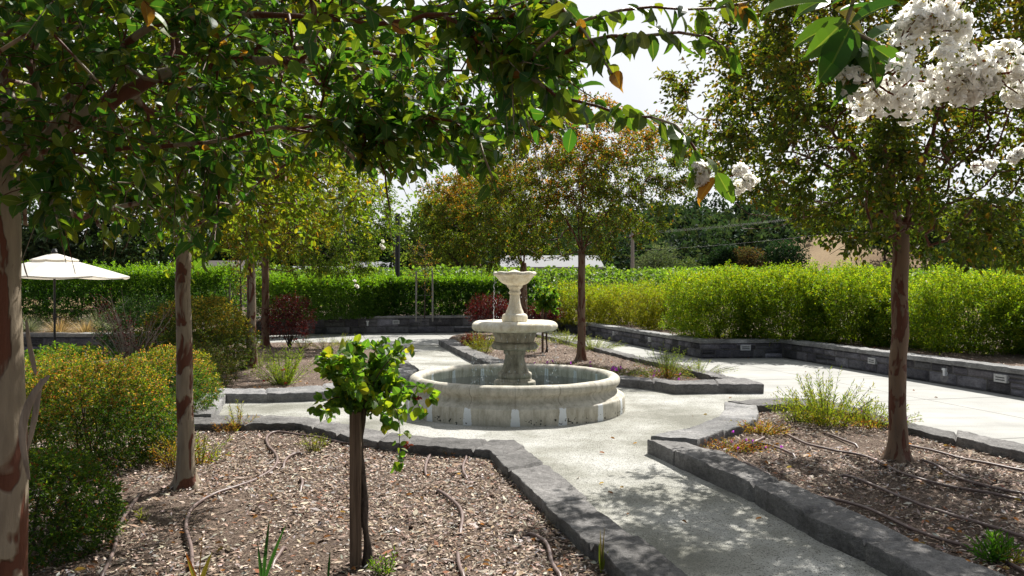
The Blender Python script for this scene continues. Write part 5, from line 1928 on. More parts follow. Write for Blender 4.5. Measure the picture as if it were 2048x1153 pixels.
# ---- hedges
hedge('long clipped hedge with upright shoots and sunlit-coloured top behind the umbrella at the left', [(-14.5, 21.6), (-7.6, 21.6)], 1.42, 1.1, 34000, 151, HEDGE, .53, .055, top_pal=HEDGE_LIT_TOP, top_h=.55, shoots=420, wob=.12)
hedge('clipped hedge behind the two thin trunks and the red barberry', [(-7.4, 23.6), (-4.3, 27.2)], 1.25, 1.2, 24000, 152, [((.045, .10, .014), 3), ((.065, .13, .016), 3)], .50, .06, top_pal=HEDGE_LIT_TOP, top_h=.7, shoots=200, wob=.12)
hedge('dark clipped hedge behind the fountain and the staked sapling', [(-5.1, 27.0), (.9, 27.4)], 1.30, 1.0, 30000, 153, HEDGE, .50, .06, top_pal=HEDGE_LIT_TOP, top_h=.3, shoots=150, wob=.09)
YG = 'yellow-green shrubs along the right wall'
def ybush(label, px, pyb, d, wpx, ztop, n, seed, pal=YHEDGE, leaf=.053, ry=.9, tp=YHEDGE_TOP):
    x = (px - 1024) / F * d
    r = wpx / F * d / 2
    ztop -= .17
    d -= .35
    zc, rz = (RZ + ztop) / 2 - .05, (ztop - RZ) / 2 + .05
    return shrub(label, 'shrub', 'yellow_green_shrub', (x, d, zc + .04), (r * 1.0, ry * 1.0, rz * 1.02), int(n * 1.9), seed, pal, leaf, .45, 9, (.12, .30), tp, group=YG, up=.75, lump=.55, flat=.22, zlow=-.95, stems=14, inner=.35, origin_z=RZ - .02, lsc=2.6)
YY = [((.12, .13, .014), 3), ((.16, .15, .016), 3), ((.09, .11, .014), 2)]
ybush('small yellow bush at the far end of the right wall', 1160, 640, 27.0, 130, 1.62, 9000, 161, YY, .06, .8)
ybush('yellow bush, second from the far end of the right wall', 1245, 645, 25.2, 160, 1.62, 12000, 162, YY, .055)
ybush('pale yellow bush left of the tall green shrubs above the wall corner', 1330, 655, 22.6, 170, 1.70, 13000, 163, YY, .05)
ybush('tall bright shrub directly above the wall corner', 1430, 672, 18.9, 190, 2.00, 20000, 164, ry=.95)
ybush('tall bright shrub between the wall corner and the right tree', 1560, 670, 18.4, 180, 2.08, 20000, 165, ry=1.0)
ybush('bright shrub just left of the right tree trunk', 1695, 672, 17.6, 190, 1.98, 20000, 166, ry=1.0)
ybush('darker shrub half hidden behind the right tree trunk', 1800, 680, 16.6, 150, 1.72, 14000, 167, ry=.9)
ybush('big shrub right of the right tree trunk', 1925, 705, 14.9, 230, 1.96, 22000, 168, ry=1.0, leaf=.048)
ybush('big shrub cut by the right edge of the picture', 2095, 712, 14.2, 230, 1.86, 20000, 169, ry=1.0, leaf=.048)
ybush('shrub beyond the right edge of the picture', 2290, 712, 13.2, 260, 1.9, 9000, 170, ry=1.0, leaf=.05)

# ---- ornamental grasses
TAN = [((.26, .18, .09), 3), ((.46, .36, .21), 2), ((.15, .11, .05), 2.5)]
GRY = [((.13, .15, .09), 3), ((.26, .27, .19), 2), ((.06, .08, .04), 2.5)]
OG = 'ornamental grass tufts above the left wall'
for lab, px, py, d, h, n, pal, sd in (
        ('tan grass tuft just left of the umbrella pole', 118, 657, 17.0, .56, 900, TAN, 1), ('tan grass tuft right of the umbrella pole, at the wall edge', 170, 660, 16.9, .50, 900, TAN, 2),
        ('greyish grass tuft beside the left trunk', 58, 650, 18.0, .56, 800, GRY, 3), ('tall grey-green grass tuft behind the tan ones', 196, 645, 18.8, .66, 800, GRY, 4), ('small dark grass tuft at the right end of the row', 226, 648, 18.4, .44, 600, GRY, 6)):
    p = pp(px, py, d)
    grass_tuft(lab, (p[0], d, .54), h, .4, n, sd, pal, OG)

# ---- small plants in the beds
LIME = [((.13, .18, .02), 3), ((.19, .20, .025), 3), ((.09, .14, .02), 2)]
GREYG = [((.17, .20, .10), 3), ((.22, .25, .14), 2), ((.12, .16, .06), 2)]
RUST = [((.24, .10, .03), 3), ((.20, .14, .03), 2), ((.13, .06, .03), 1)]
PINK = [((.55, .03, .05), 1), ((.45, .02, .08), 1)]
MAG = [((.42, .06, .50), 2), ((.50, .12, .55), 1)]
def sp(label, name, px, py, h, spread, n, seed, pal, cat='plant', z=BED_Z, **k):
    return stalk_plant(label, name, cat, gp(px, py, z), h, spread, n, seed, pal, **k)
sp('feathery bright green plant with a few red flowers in the rear left bed', 'feathery_plant', 568, 770, .66, .40, 95, 201, [((.12, .19, .02), 3), ((.17, .22, .03), 2)], leaf=.06, lw=.14, per=24, flowers=PINK, fn=9, fs=.03, r0=.14, fz=(.2, .6))
sp('thin grey-green plant behind the feathery one, with two red flowers', 'feathery_plant', 520, 735, .45, .2, 20, 202, GREYG, leaf=.05, lw=.16, per=18)
for k, (px, py) in enumerate(((606, 697), (648, 698), (690, 697))):
    sp(('left', 'middle', 'right')[k] + ' of three pale grassy plants at the back of the rear left bed', 'pale_grassy_plant', px, py, .34, .3, 26, 210 + k, [((.24, .24, .10), 3), ((.16, .19, .07), 2)], leaf=.07, lw=.1, per=14, group='pale grassy plants', r0=.12, flowers=PINK if k == 0 else None, fn=5, fs=.035)
sp('bushy green plant with rusty foot at the corner of the bed right of the fountain', 'bushy_plant', 1335, 757, .62, .42, 60, 203, [((.10, .15, .04), 3), ((.15, .19, .06), 2)], leaf=.05, lw=.16, per=26, base_pal=RUST, r0=.16)
sp('grey-green mound beside the bushy plant, near the concrete walk', 'grey_green_mound', 1395, 752, .30, .50, 70, 204, GREYG, leaf=.035, lw=.2, per=22, r0=.22)
sp('grey-green mound at the foot of the rust-topped tree', 'grey_green_mound', 1185, 702, .36, .55, 80, 205, GREYG, leaf=.045, lw=.2, per=20, r0=.3)
sp('long grey-green mound behind the fountain stem, at the right', 'grey_green_mound', 1130, 688, .40, .55, 70, 206, [((.15, .19, .07), 3), ((.20, .22, .09), 2)], leaf=.05, lw=.2, per=18, r0=.3)
sp('yellow-green plant behind the left of the fountain pedestal', 'feathery_plant', 965, 706, .58, .30, 50, 207, [((.18, .19, .03), 3), ((.12, .15, .03), 2)], leaf=.06, lw=.14, per=20, r0=.16)
sp('pale dried plant at the left tip of the rear bed', 'pale_grassy_plant', 938, 690, .40, .25, 30, 208, [((.26, .22, .10), 3), ((.17, .16, .06), 2)], leaf=.06, lw=.12, per=16, r0=.1)
sp('thin wispy plant beside the yellow-green one behind the pedestal', 'feathery_plant', 1058, 705, .5, .25, 24, 209, GREYG, leaf=.06, lw=.12, per=18, r0=.12)
sp('large yellow-green feathery plant at the left of the right tree', 'feathery_plant', 1652, 852, .66, .42, 85, 220, LIME, leaf=.058, lw=.17, per=26, base_pal=[((.24, .19, .04), 2), ((.13, .16, .03), 2)], r0=.20)
sp('yellow-green plant merging with the large one, touching the right trunk', 'feathery_plant', 1745, 855, .34, .38, 60, 221, [((.14, .18, .04), 3), ((.17, .20, .07), 2)], leaf=.048, lw=.2, per=22, base_pal=RUST, r0=.16, flowers=MAG, fn=4, fs=.012)
sp('low yellow plant at the left foot of the large feathery plant', 'feathery_plant', 1600, 845, .36, .26, 44, 222, LIME, leaf=.045, lw=.17, per=20, r0=.14)
GC = 'low orange ground covers'
sp('orange ground cover with violet flowers at the inner end of the right path kerb', 'orange_ground_cover', 1452, 902, .11, .30, 80, 230, [((.26, .15, .03), 3), ((.28, .08, .03), 2), ((.13, .15, .03), 1.5)], leaf=.022, lw=.4, per=16, r0=.17, flowers=MAG, fn=7, fs=.018, group=GC)
sp('orange ground cover beside the curved kerb', 'orange_ground_cover', 1522, 868, .15, .27, 70, 231, [((.27, .17, .03), 3), ((.20, .17, .03), 2), ((.26, .08, .03), 1)], leaf=.024, lw=.4, per=16, r0=.15, group=GC, flowers=MAG, fn=3, fs=.014)
sp('tiny orange plant near the kerb corner, between two hoses', 'orange_ground_cover', 902, 911, .07, .10, 30, 232, [((.28, .12, .03), 3), ((.18, .16, .03), 2)], leaf=.018, lw=.4, per=12, r0=.05, group=GC)
for k, (px, py, nm) in enumerate(((1118, 737, 'left'), (1240, 747, 'middle'), (1300, 752, 'right'))):
    sp('%s patch of violet-flowered ground cover along the rear kerb right of the fountain' % nm, 'violet_ground_cover', px, py, .12, .50, 60, 240 + k, [((.07, .11, .025), 3), ((.11, .14, .03), 2), ((.16, .11, .04), 1)], leaf=.03, lw=.4, per=14, r0=.35, flowers=MAG, fn=9, fs=.035, group='violet ground covers')
sp('tiny lime plant at the outer corner of the rear kerb', 'lime_plant', 1424, 757, .10, .14, 26, 243, LIME, leaf=.03, lw=.4, per=10, r0=.08)
sp('small yellow-green plant on a dark foot, by the niche kerb', 'small_feathery_plant', 627, 905, .20, .12, 26, 250, [((.17, .19, .03), 3), ((.12, .15, .05), 2)], leaf=.03, lw=.18, per=16, base_pal=[((.05, .035, .02), 1)], r0=.05)
sp('wispy upright plant against the niche kerb', 'wispy_plant', 476, 864, .34, .14, 12, 251, [((.18, .20, .04), 3), ((.26, .16, .05), 2)], leaf=.048, lw=.16, per=22, base_pal=RUST, r0=.05)
sp('rusty low plant left of the wispy one', 'wispy_plant', 452, 866, .17, .10, 14, 252, RUST, leaf=.03, lw=.18, per=14, r0=.05)
sp('yellow-green plant behind the foot of the slim tree', 'feathery_plant', 400, 928, .27, .24, 34, 253, LIME, leaf=.045, lw=.16, per=18, base_pal=RUST, r0=.10)
sp('rust and yellow plant between the wide shrub and the slim tree', 'feathery_plant', 345, 938, .36, .20, 34, 254, [((.22, .19, .03), 3), ((.26, .13, .03), 2)], leaf=.04, lw=.18, per=18, base_pal=RUST, r0=.08)
sp('small green weed at the foot of the rose stem', 'weed', 772, 1148, .12, .09, 16, 255, [((.08, .15, .02), 2), ((.12, .17, .03), 1)], leaf=.028, lw=.3, per=10, r0=.04)
sp('fresh green rosette at the bottom right beside the hose', 'leafy_rosette', 1990, 1128, .17, .10, 14, 256, [((.045, .12, .018), 2), ((.06, .14, .02), 1)], leaf=.07, lw=.2, per=14, r0=.03)
sp('yellowish seedling right of the green rosette', 'leafy_rosette', 2018, 1132, .12, .07, 9, 257, [((.14, .17, .03), 2), ((.20, .15, .03), 1)], leaf=.045, lw=.2, per=9, r0=.02)
sp('tiny grass seedling below the slim tree', 'weed', 281, 1045, .13, .03, 6, 258, [((.16, .18, .04), 1)], leaf=.05, lw=.08, per=6, r0=.02)
sp('green weed on the patio side of the left trunk', 'weed', 85, 770, .32, .25, 30, 259, [((.05, .12, .02), 1)], leaf=.05, lw=.2, per=16, r0=.14)
GRN, ORN, YLW = (.035, .11, .02), (.30, .10, .02), (.20, .19, .03)
p = pp(524, 1215, 4.05)
blade_plant('pair of tall green sword leaves at the bottom left', (p[0], 4.05, BED_Z), [(.03, 0, .36, .020, GRN), (.10, .0, .33, .020, GRN), (-.03, .03, .22, .018, GRN)], 1)
p = pp(395, 1215, 4.0)
blade_plant('orange-edged sword leaves at the bottom left corner', (p[0], 4.0, BED_Z), [(-.05, 0, .20, .026, ORN), (.05, .02, .19, .026, (.16, .14, .02)), (-.035, -.02, .17, .018, YLW), (.01, .03, .30, .006, (.12, .07, .03))], 2)
p = pp(655, 1190, 4.1)
blade_plant('single green sword leaf left of the wooden stake', (p[0], 4.1, BED_Z), [(.01, 0, .17, .014, GRN)], 3)
p = pp(1203, 1168, 4.25)
blade_plant('lime green spike with brown buds beside the left path kerb', (p[0], 4.25, BED_Z), [(-.01, 0, .16, .022, (.18, .24, .02)), (.012, .01, .17, .016, (.16, .22, .02)), (.03, 0, .12, .014, (.20, .24, .03)), (-.005, .0, .23, .012, (.24, .20, .07)), (.015, .01, .24, .010, (.22, .17, .06))], 4)

# ---- patio umbrella
def umbrella():
    x, y = gp(109, 728)[:2]
    root = thing('patio_umbrella', (x, y, 0.0), 'open cream patio umbrella on a black pole at the left', 'umbrella')
    g = Geo()
    cap_tube(g, [(x, y, .02), (x, y, 2.25)], .022, 12)
    pole = g.build('pole', M['black_metal'], root, smooth=True)
    g = Geo()
    cap_tube(g, [(x - .02, y - .03, .95), (x + .16, y - .03, .95)], .010, 6)
    cap_tube(g, [(x, y, .88), (x, y, 1.02)], .034, 10)
    g.build('crank', M['black_metal'], pole)
    g = Geo()
    lathe(g, [(0.0, .075), (.22, .07), (.27, .05), (.28, .0)], (x, y, .0), 32)
    g.build('base', M['black_metal'], root, smooth=True)
    n, Rr = 8, 1.42
    def canopy(r0, r1, z0, z1, sag, val):
        g = Geo()
        ks, ss = 9, 8
        rows = []
        for i in range(ks):
            t = i / (ks - 1)
            r = r0 + (r1 - r0) * t
            z = z0 + (z1 - z0) * t ** 1.12
            for j in range(n * ss):
                f = (j % ss) / ss
                a = 2 * math.pi * (j / (n * ss)) + .2
                ch = math.cos(math.pi / n) / math.cos(math.pi / n * (2 * f - 1))
                rows.append((x + r * ch * math.cos(a), y + r * ch * math.sin(a), z - sag * t * math.sin(math.pi * f)))
        for j in range(n * ss):
            p = rows[(ks - 1) * n * ss + j]
            rows.append((p[0], p[1], p[2] - val))
        g.add(rows, grid_faces(ks + 1, n * ss, wrap_v=True))
        return g
    c = canopy(.03, Rr, 2.17, 1.77, .03, .03).build('canopy', M['canvas'], root)
    canopy(.03, .46, 2.235, 2.105, .012, .015).build('vent_flap', M['canvas'], c, smooth=False)
    g = Geo()
    lathe(g, [(0, 2.33), (.03, 2.325), (.045, 2.31), (.04, 2.29), (.055, 2.285), (.06, 2.26), (.05, 2.235), (.0, 2.23)], (x, y, 0), 16)
    g.build('finial', M['black_metal'], root, smooth=True)
    for k in range(n):
        a = 2 * math.pi * k / n + .2
        g = Geo()
        cap_tube(g, [(x + .03 * math.cos(a), y + .03 * math.sin(a), 2.14), (x + Rr * .98 * math.cos(a), y + Rr * .98 * math.sin(a), 1.76)], .009, 5)
        g.build('rib', M['black_metal'], root)
umbrella()
g = Geo()
p = gp(232, 716, .33)
V = np.array([[-7.2, 12.0], [-5.9, 12.0], [-5.7, 13.4], [-6.9, 13.4]])
A = resample(np.array([[-7.1, 11.6, 0], [-6.3, 13.6, 0]]), .1)
kerb('flat grey stone slab among the shrubs, below the bare twigs', A[::8], A[::8] + np.array([.75, 0, 0]), 41, .9, 'pale_stone', .40)

# ---- staked saplings
def sapling(label, x, y, seed, z=.5):
    rng = np.random.default_rng(seed)
    root = thing('staked_sapling', (x, y, z), label, 'tree', 'young trees held between two stakes')
    for dx in (-.27, .27):
        g = Geo()
        cap_tube(g, [(x + dx, y - .05, z - .1), (x + dx * .98, y - .05, z + 1.55)], .028, 8)
        g.build('stake', M['pole_wood'], root)
    g, gl = Geo(), Geo()
    base = np.array([x, y, z])
    top = base + np.array([.02, 0, 2.5])
    g.add(*tube(resample([base, base + np.array([.015, 0, 1.2]), top], .2), np.linspace(.025, .008, len(resample([base, base + np.array([.015, 0, 1.2]), top], .2))), 6))
    O, D = [], []
    for k in range(26):
        t = rng.uniform(.35, 1)
        s = base + (top - base) * t
        a = rng.uniform(0, 6.28)
        e = s + np.array([math.cos(a) * .6, math.sin(a) * .5, rng.uniform(.0, .55)]) * rng.uniform(.5, 1.15)
        g.add(*tube(np.array([s, (s + e) / 2 + np.array([0, 0, .04]), e]), [.009, .006, .003], 4))
        for q in range(4):
            u = s + (e - s) * rng.uniform(.3, 1)
            e2 = u + rnd(rng, 1)[0] * .22 + np.array([0, 0, .08])
            g.add(*tube(np.array([u, e2]), [.004, .002], 3))
            O.append(u); D.append(e2 - u)
    O, D = np.array(O), np.array(D)
    P, LD, LN, ix = sprigs(rng, O, D, .25, 4, .05)
    leaf_mesh(gl, P, LD, LN, .06, .03, pick(rng, len(P), [((.15, .09, .03), 2), ((.10, .12, .02), 2), ((.22, .11, .03), 1)], .3), 0)
    g.build('trunk', M['dark_bark'], root)
    gl.build('crown', M['leaf'], root)
    for zz in (.75, 1.4):
        g = Geo()
        cap_tube(g, [(x - .27, y - .07, z + zz), (x + .27, y - .07, z + zz)], .008, 5)
        g.build('tie', M['black_metal'], root)
sapling('bare young tree between two stakes in front of the dark hedge', pp(849, 600, 26.2)[0], 26.2, 1)
sapling('young tree between two stakes left of the thin trunks', pp(480, 600, 21.8)[0], 21.8, 2, .3)

# ---- beyond the garden
def vine_row(label, x0, x1, y, h, n, seed):
    rng = np.random.default_rng(seed)
    root = thing('vine_row', ((x0 + x1) / 2, y, 0), label, 'vines', 'rows of grape vines')
    g = Geo()
    P = np.stack([rng.uniform(x0, x1, n), y + rng.normal(0, .35, n), h * (1 - .75 * rng.random(n) ** 1.7)], -1)
    P[:, 2] += .14 * vn(P * np.array([1.1, .3, 0]) + seed, seed) * P[:, 2] / h + .12 * vn(P * np.array([3.5, 1, 0]), seed) * P[:, 2] / h
    D = unit(rnd(rng, n) + np.array([0, -.3, .1]))
    N2 = unit(np.array([0, -.3, .8]) + .6 * rng.normal(size=(n, 3)))
    lv = rng.uniform(.09, .16, n)
    leaf_mesh(g, P, D, N2, lv, lv * .95, pick(rng, n, [((.085, .15, .03), 3), ((.12, .19, .04), 3), ((.055, .11, .025), 2)], .25), 1, .15, .12)
    for x in np.arange(x0 + .5, x1, 1.8):
        gw = Geo()
        cap_tube(gw, [(x, y, -.1), (x + rng.normal(0, .05), y, h * .7)], .03, 5)
        gw.build('trunk', M['dark_bark'], root)
    g.build('foliage', M['leaf'], root)
for k in range(4):
    vine_row(['nearest row of pale green grape vines beyond the hedges', 'second row of grape vines beyond the hedges', 'third row of grape vines beyond the hedges', 'farthest row of grape vines, before the trees'][k], -13 - 3 * k, 18 + 5 * k, 31.5 + 3.2 * k, 2.2 + .04 * k, 9500, 300 + k)

def on(px, d):
    x = (px - 1024) / F * d
    return (x, d, float(terrain(x, d)))
g = Geo()
p = on(795, 30)
cap_tube(g, [(p[0], 30, -.1), (p[0], 30, 4.25)], .095, 14)
root = thing('light_pole', (p[0], 30, 0), 'square-topped black pole rising behind the dark hedge', 'pole')
g.build('shaft', M['black_metal'], root, smooth=True)
g = Geo()
lathe(g, [(.0, 4.28), (.10, 4.275), (.105, 4.24), (.098, 4.22)], (p[0], 30, 0), 14)
g.build('cap', M['black_metal'], root)
lathe_g = Geo()
lathe(lathe_g, [(.0, .35), (.15, .34), (.16, .0)], (p[0], 30, -.02), 16)
lathe_g.build('footing', M['mortar'], root)

def utility_pole(label, p, h):
    root = thing('utility_pole', p, label, 'pole', 'wooden utility poles')
    g = Geo()
    cap_tube(g, [(p[0], p[1], p[2] - .3), (p[0], p[1], p[2] + h)], [.15, .11], 12)
    g.build('shaft', M['pole_wood'], root, smooth=True)
    g = Geo()
    box(g, (p[0] - .06, p[1] - 1.2, p[2] + h - .6), (p[0] + .06, p[1] + 1.2, p[2] + h - .45))
    g.build('crossarm', M['pole_wood'], root)
    return root
up1 = np.array(on(1265, 55))
H1 = 5.6
utility_pole('grey wooden utility pole behind the vines, right of the rust-topped tree', up1, H1)
up2 = np.array([31.0, 44.0, 0.0])
utility_pole('second utility pole beyond the right edge, carrying the wires', up2, 8.2)
for k, (dy, dz) in enumerate(((-1.1, .0), (.0, .0), (1.1, .0), (.12, -1.2))):
    a = up1 + np.array([0, dy, H1 - .42 + dz])
    c = up2 + np.array([0, dy, 8.2 - .42 + dz])
    t = np.linspace(0, 1, 24)[:, None]
    P = a * (1 - t) + c * t
    P[:, 2] -= .5 * 4 * (t * (1 - t))[:, 0]
    g = Geo().add(*tube(P, .009, 5))
    tag(g.build('power_line', M['wire'], origin=tuple(P[0])), ['front overhead wire strung to the right of the utility pole', 'middle overhead wire to the right of the utility pole', 'rear overhead wire to the right of the utility pole', 'lowest overhead wire to the right of the utility pole'][k], 'wire', 'overhead wires')

# buildings far off
def house(label, px0, px1, d, zr, zw, roof, wall, depth=6, windows=2, door=True):
    x0, x1 = (px0 - 1024) / F * d, (px1 - 1024) / F * d
    z0 = float(terrain((x0 + x1) / 2, d))
    root = thing('house', ((x0 + x1) / 2, d, z0), label, 'house')
    g = Geo()
    box(g, (x0, d, z0 - .3), (x1, d + depth, z0 + zw))
    V = [(x0, d, z0 + zw), (x0, d + depth, z0 + zw), (x0, d + depth / 2, z0 + zr - .1), (x1, d, z0 + zw), (x1, d + depth, z0 + zw), (x1, d + depth / 2, z0 + zr - .1)]
    g.add(V, [[0, 1, 2], [3, 5, 4]])
    wall_o = g.build('wall', M[wall], root)
    e = .45
    g = Geo()
    for s in (0, 1):
        ya, yb = (d - e, d + depth / 2) if s == 0 else (d + depth + e, d + depth / 2)
        za = z0 + zw - .12
        P = [(x0 - e, ya, za), (x1 + e, ya, za), (x1 + e, yb, z0 + zr), (x0 - e, yb, z0 + zr)]
        Q = [(a, b_, c + .14) for a, b_, c in P]
        g.add(P + Q, [[0, 1, 2, 3], [7, 6, 5, 4], [0, 4, 5, 1], [1, 5, 6, 2], [3, 2, 6, 7], [0, 3, 7, 4]])
    g.build('roof', M[roof], root)
    for k in range(windows):
        wx = x0 + (x1 - x0) * (k + .6) / (windows + .6)
        g = Geo()
        box(g, (wx - .6, d - .05, z0 + 1.0), (wx + .6, d + .02, z0 + 2.1))
        w = g.build('window', M['white_wall'], root)
        g = Geo()
        box(g, (wx - .52, d - .07, z0 + 1.08), (wx + .52, d - .045, z0 + 2.02))
        g.build('pane', M['glass'], w)
    if door:
        g = Geo()
        wx = x0 + (x1 - x0) * .12
        box(g, (wx - .5, d - .06, z0), (wx + .5, d + .02, z0 + 2.1))
        g.build('door', M['brown_roof'], root)
house('white house with pale grey roof far behind the light pole', 742, 790, 72, 3.6, 2.6, 'grey_roof', 'white_wall')
house('pale house with flat grey roof left of the white one', 700, 745, 70, 3.6, 3.0, 'grey_roof', 'white_wall', 5, 2, False)
house('small shed with a brown roof just right of the black pole', 800, 815, 66, 2.7, 2.1, 'brown_roof', 'beige_wall', 4, 0)
house('long low beige house behind the thin trees', 560, 690, 62, 3.0, 2.6, 'grey_roof', 'beige_wall', 6, 3)
house('dark low building half hidden at the far left', 395, 480, 50, 3.1, 2.4, 'brown_roof', 'brown_roof', 6, 2)
house('long white-roofed building behind the two rust-topped trees', 1012, 1195, 58, 3.75, 2.9, 'white_roof', 'beige_wall', 7, 5)

# trees beyond the hedges
FT = 'trees standing beyond the garden'
far_tree('tall green tree with a dark trunk rising behind the hedge, left of the fountain', 'broad_tree', on(948, 40), 8.2, 5.6, 401, [((.05, .085, .02), 3), ((.075, .11, .025), 3), ((.10, .13, .03), 1)], 8500, .17, group=FT, low=.22, blobs=40, mat='leaf', trunk_r=.30, lean=-.6)
far_tree('feathery pale green tree behind the black pole', 'broad_tree', on(868, 52), 8.0, 5.0, 402, [((.06, .10, .03), 3), ((.09, .13, .04), 2)], 5200, .22, group=FT, low=.15, blobs=30, mat='leaf')
far_tree('dark oak behind the white house', 'oak_tree', on(745, 84), 9.5, 9, 403, FAR_G, 4200, .34, group=FT, low=.15)
far_tree('dark tree behind the light pole at the right of the houses', 'oak_tree', on(830, 70), 7.5, 7.5, 404, FAR_G, 4200, .3, group=FT, low=.05)
far_tree('dark tree behind the long white-roofed building', 'oak_tree', on(1060, 76), 8.5, 13, 405, FAR_G, 5200, .34, group=FT, low=.05)
far_tree('dark tree closing the view behind the beige house', 'oak_tree', on(610, 76), 9.5, 12, 406, FAR_G, 5200, .34, group=FT, low=.1)
far_tree('broad dark oak behind the slim tree', 'oak_tree', on(440, 58), 9.0, 10, 407, FAR_G, 5200, .28, group=FT, low=.08)
far_tree('broad dark oak above the patio umbrella', 'oak_tree', on(255, 52), 9.0, 10, 408, FAR_G, 5200, .26, group=FT, low=.08)
far_tree('grey-green oak at the far left behind the umbrella', 'oak_tree', on(90, 50), 8.6, 9, 409, [((.035, .06, .035), 3), ((.05, .075, .04), 2)], 5200, .26, group=FT, low=.08)
far_tree('dark oak beyond the left edge', 'oak_tree', on(-90, 54), 9, 10, 410, FAR_G, 3000, .3, group=FT, low=.08)
far_tree('silvery olive tree right of the utility pole', 'olive_tree', on(1318, 92), 6.6, 6.4, 411, [((.10, .13, .08), 3), ((.13, .15, .10), 2)], 4200, .26, group=FT, low=.03, lw=.4)
far_tree('rounded green shrub-like tree right of the olive', 'broad_tree', on(1375, 90), 5.4, 6.2, 412, [((.07, .10, .04), 3), ((.10, .13, .05), 2)], 3800, .24, group=FT, low=.02)
far_tree('narrow dark evergreen in the middle distance', 'evergreen_tree', on(1447, 98), 7.6, 4.8, 413, [((.018, .042, .02), 3), ((.028, .055, .024), 2)], 4200, .24, group=FT, low=.02)
far_tree('brownish tree between the two dark evergreens', 'broad_tree', on(1500, 96), 7.0, 4.6, 414, [((.12, .08, .035), 2), ((.08, .09, .04), 2), ((.16, .085, .04), 1)], 3400, .24, group=FT, low=.02)
far_tree('large dark rounded evergreen below the power lines', 'evergreen_tree', on(1567, 94), 8.2, 6.0, 415, [((.018, .045, .022), 3), ((.03, .06, .028), 2)], 5200, .24, group=FT, low=.02)
far_tree('low scrub at the foot of the dry hill', 'scrub_bush', on(1680, 90), 3.0, 5.0, 416, [((.08, .10, .04), 3), ((.12, .12, .05), 2)], 1800, .22, group=FT, low=0, trunk=False)
far_tree('low olive scrub right of the dry hill', 'scrub_bush', on(1765, 86), 3.4, 6.0, 417, [((.08, .10, .04), 3), ((.12, .12, .05), 2)], 2200, .22, group=FT, low=0, trunk=False)
far_tree('dark oak at the right behind the big tree', 'oak_tree', on(1905, 84), 6.5, 8, 418, FAR_G, 3200, .28, group=FT, low=.02)
far_tree('dark oak beyond the right tree, farther right', 'oak_tree', on(2040, 80), 6.0, 8, 419, FAR_G, 3200, .28, group=FT, low=.02)
conifer('tall dark conifer standing above the wooded ridge', on(1392, 205), 14.5, 8, 420)

# wooded ridge that reads as one mass
rng = np.random.default_rng(9)
g = Geo()
for k in range(250):
    px = rng.uniform(1120, 2350)
    d = rng.uniform(135, 265)
    x, _, z = on(px, d)
    if 1575 < px < 1760 and d < 190:
        continue
    h, w = rng.uniform(6, 11), rng.uniform(7, 12)
    n = 330
    dd = rnd(rng, n)
    P = np.array([x, d, z + h * .45]) + dd * np.array([w / 2, w / 2, h * .55]) * (1 + .2 * vn(dd * 2.2 + k, k))[:, None]
    C = pick(rng, n, [((.030, .055, .032), 3), ((.045, .07, .038), 2), ((.06, .075, .04), .8)], .3) * rng.uniform(.7, 1.3)
    lv = rng.uniform(.8, 1.6, n)
    leaf_mesh(g, P, unit(dd + .6 * rng.normal(size=(n, 3))), unit(dd * .5 + np.array([0, 0, .7]) + .5 * rng.normal(size=(n, 3))), lv, lv * .7, C, 0)
tag(g.build('wood', M['leaf_dark'], origin=(40, 200, 0)), 'dark wooded ridge behind the power lines', 'forest', None, 'stuff')

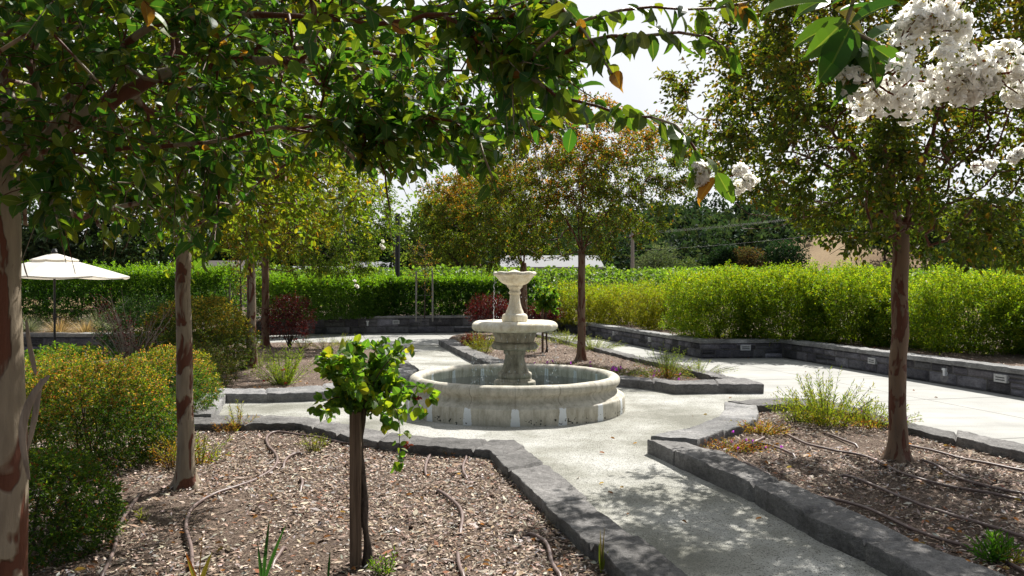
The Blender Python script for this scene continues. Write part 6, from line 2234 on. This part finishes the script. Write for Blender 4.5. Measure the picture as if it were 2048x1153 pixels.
g = Geo()
for k in range(130):
    px = rng.uniform(-500, 1020)
    d = rng.uniform(82, 112)
    x, _, z = on(px, d)
    h, w = rng.uniform(5.5, 8.5), rng.uniform(5, 8)
    n = 260
    dd = rnd(rng, n)
    P = np.array([x, d, z + h * .42]) + dd * np.array([w / 2, w / 2, h * .55]) * (1 + .2 * vn(dd * 2.2 + k, k))[:, None]
    C = pick(rng, n, FAR_G, .3) * rng.uniform(.7, 1.3)
    lv = rng.uniform(.5, 1.0, n)
    leaf_mesh(g, P, unit(dd + .6 * rng.normal(size=(n, 3))), unit(dd * .5 + np.array([0, 0, .7]) + .5 * rng.normal(size=(n, 3))), lv, lv * .7, C, 0)
tag(g.build('wood', M['leaf_dark'], origin=(-20, 95, 0)), 'dark belt of trees behind the far houses at the left', 'forest', None, 'stuff')
for k, px in enumerate((1640, 1770, 1850, 1960, 2100)):
    far_tree(['dark bushy oak at the edge of the dry hill', 'dark oak seen under the right tree, on the hill slope', 'dark oak left of the right trunk, on the slope', 'dark oak on the slope right of the right trunk', 'dark oak on the slope at the right edge'][k], 'oak_tree', on(px, 178 if k == 0 else 118 + 6 * k), 8.5, 9 if k else 8, 430 + k, FAR_G, 2600, .36, group=FT, low=.03)

# dry leaves fallen on beds, gravel and paving
rng = np.random.default_rng(55)
g = Geo()
n = 620
d = 4.2 + 16 * rng.random(n) ** 1.6
x = rng.uniform(-.62, .66, n) * d
onbed = in_poly(x, d, bedA) | in_poly(x, d, bedB) | in_poly(x, d, bedC) | in_poly(x, d, bedD)
onpath = in_poly(x, d, grav_poly)
keepm = (onbed | (rng.random(n) < .22)) & (np.hypot(x - FC[0], d - FC[1]) > 1.5)
z = np.where(onbed, BED_Z + .022, np.where(onpath, .024, .006))
edge_m = np.zeros(n, bool)
for A, B in ((K1L, K1R), (K2L, K2R), (K3L, K3R), (K7L, K7R), (K5L, K5R), (KcL, KcR), (KnL, KnR)):
    q = resample(mid(A, B), .1)
    edge_m |= (np.hypot(x[:, None] - q[None, :, 0], d[:, None] - q[None, :, 1]).min(1) < .26)
keepm &= ~edge_m
P = np.stack([x, d, z], -1)[keepm]
n = len(P)
a = rng.uniform(0, 6.28, n)
leaf_mesh(g, P, np.stack([np.cos(a), np.sin(a), rng.uniform(-.05, .25, n)], -1), unit(np.array([0, 0, 1.0]) + .35 * rng.normal(size=(n, 3))), rng.uniform(.03, .055, n), rng.uniform(.015, .026, n),
          pick(rng, n, [((.30, .14, .05), 3), ((.20, .10, .05), 3), ((.34, .24, .08), 1.5), ((.12, .06, .03), 2)], .3), 1, .3, .35)
tag(g.build('leaf_litter', M['grass'], origin=(0, 8, 0)), 'dry fallen leaves scattered over beds, gravel and paving', 'leaves', None, 'stuff')
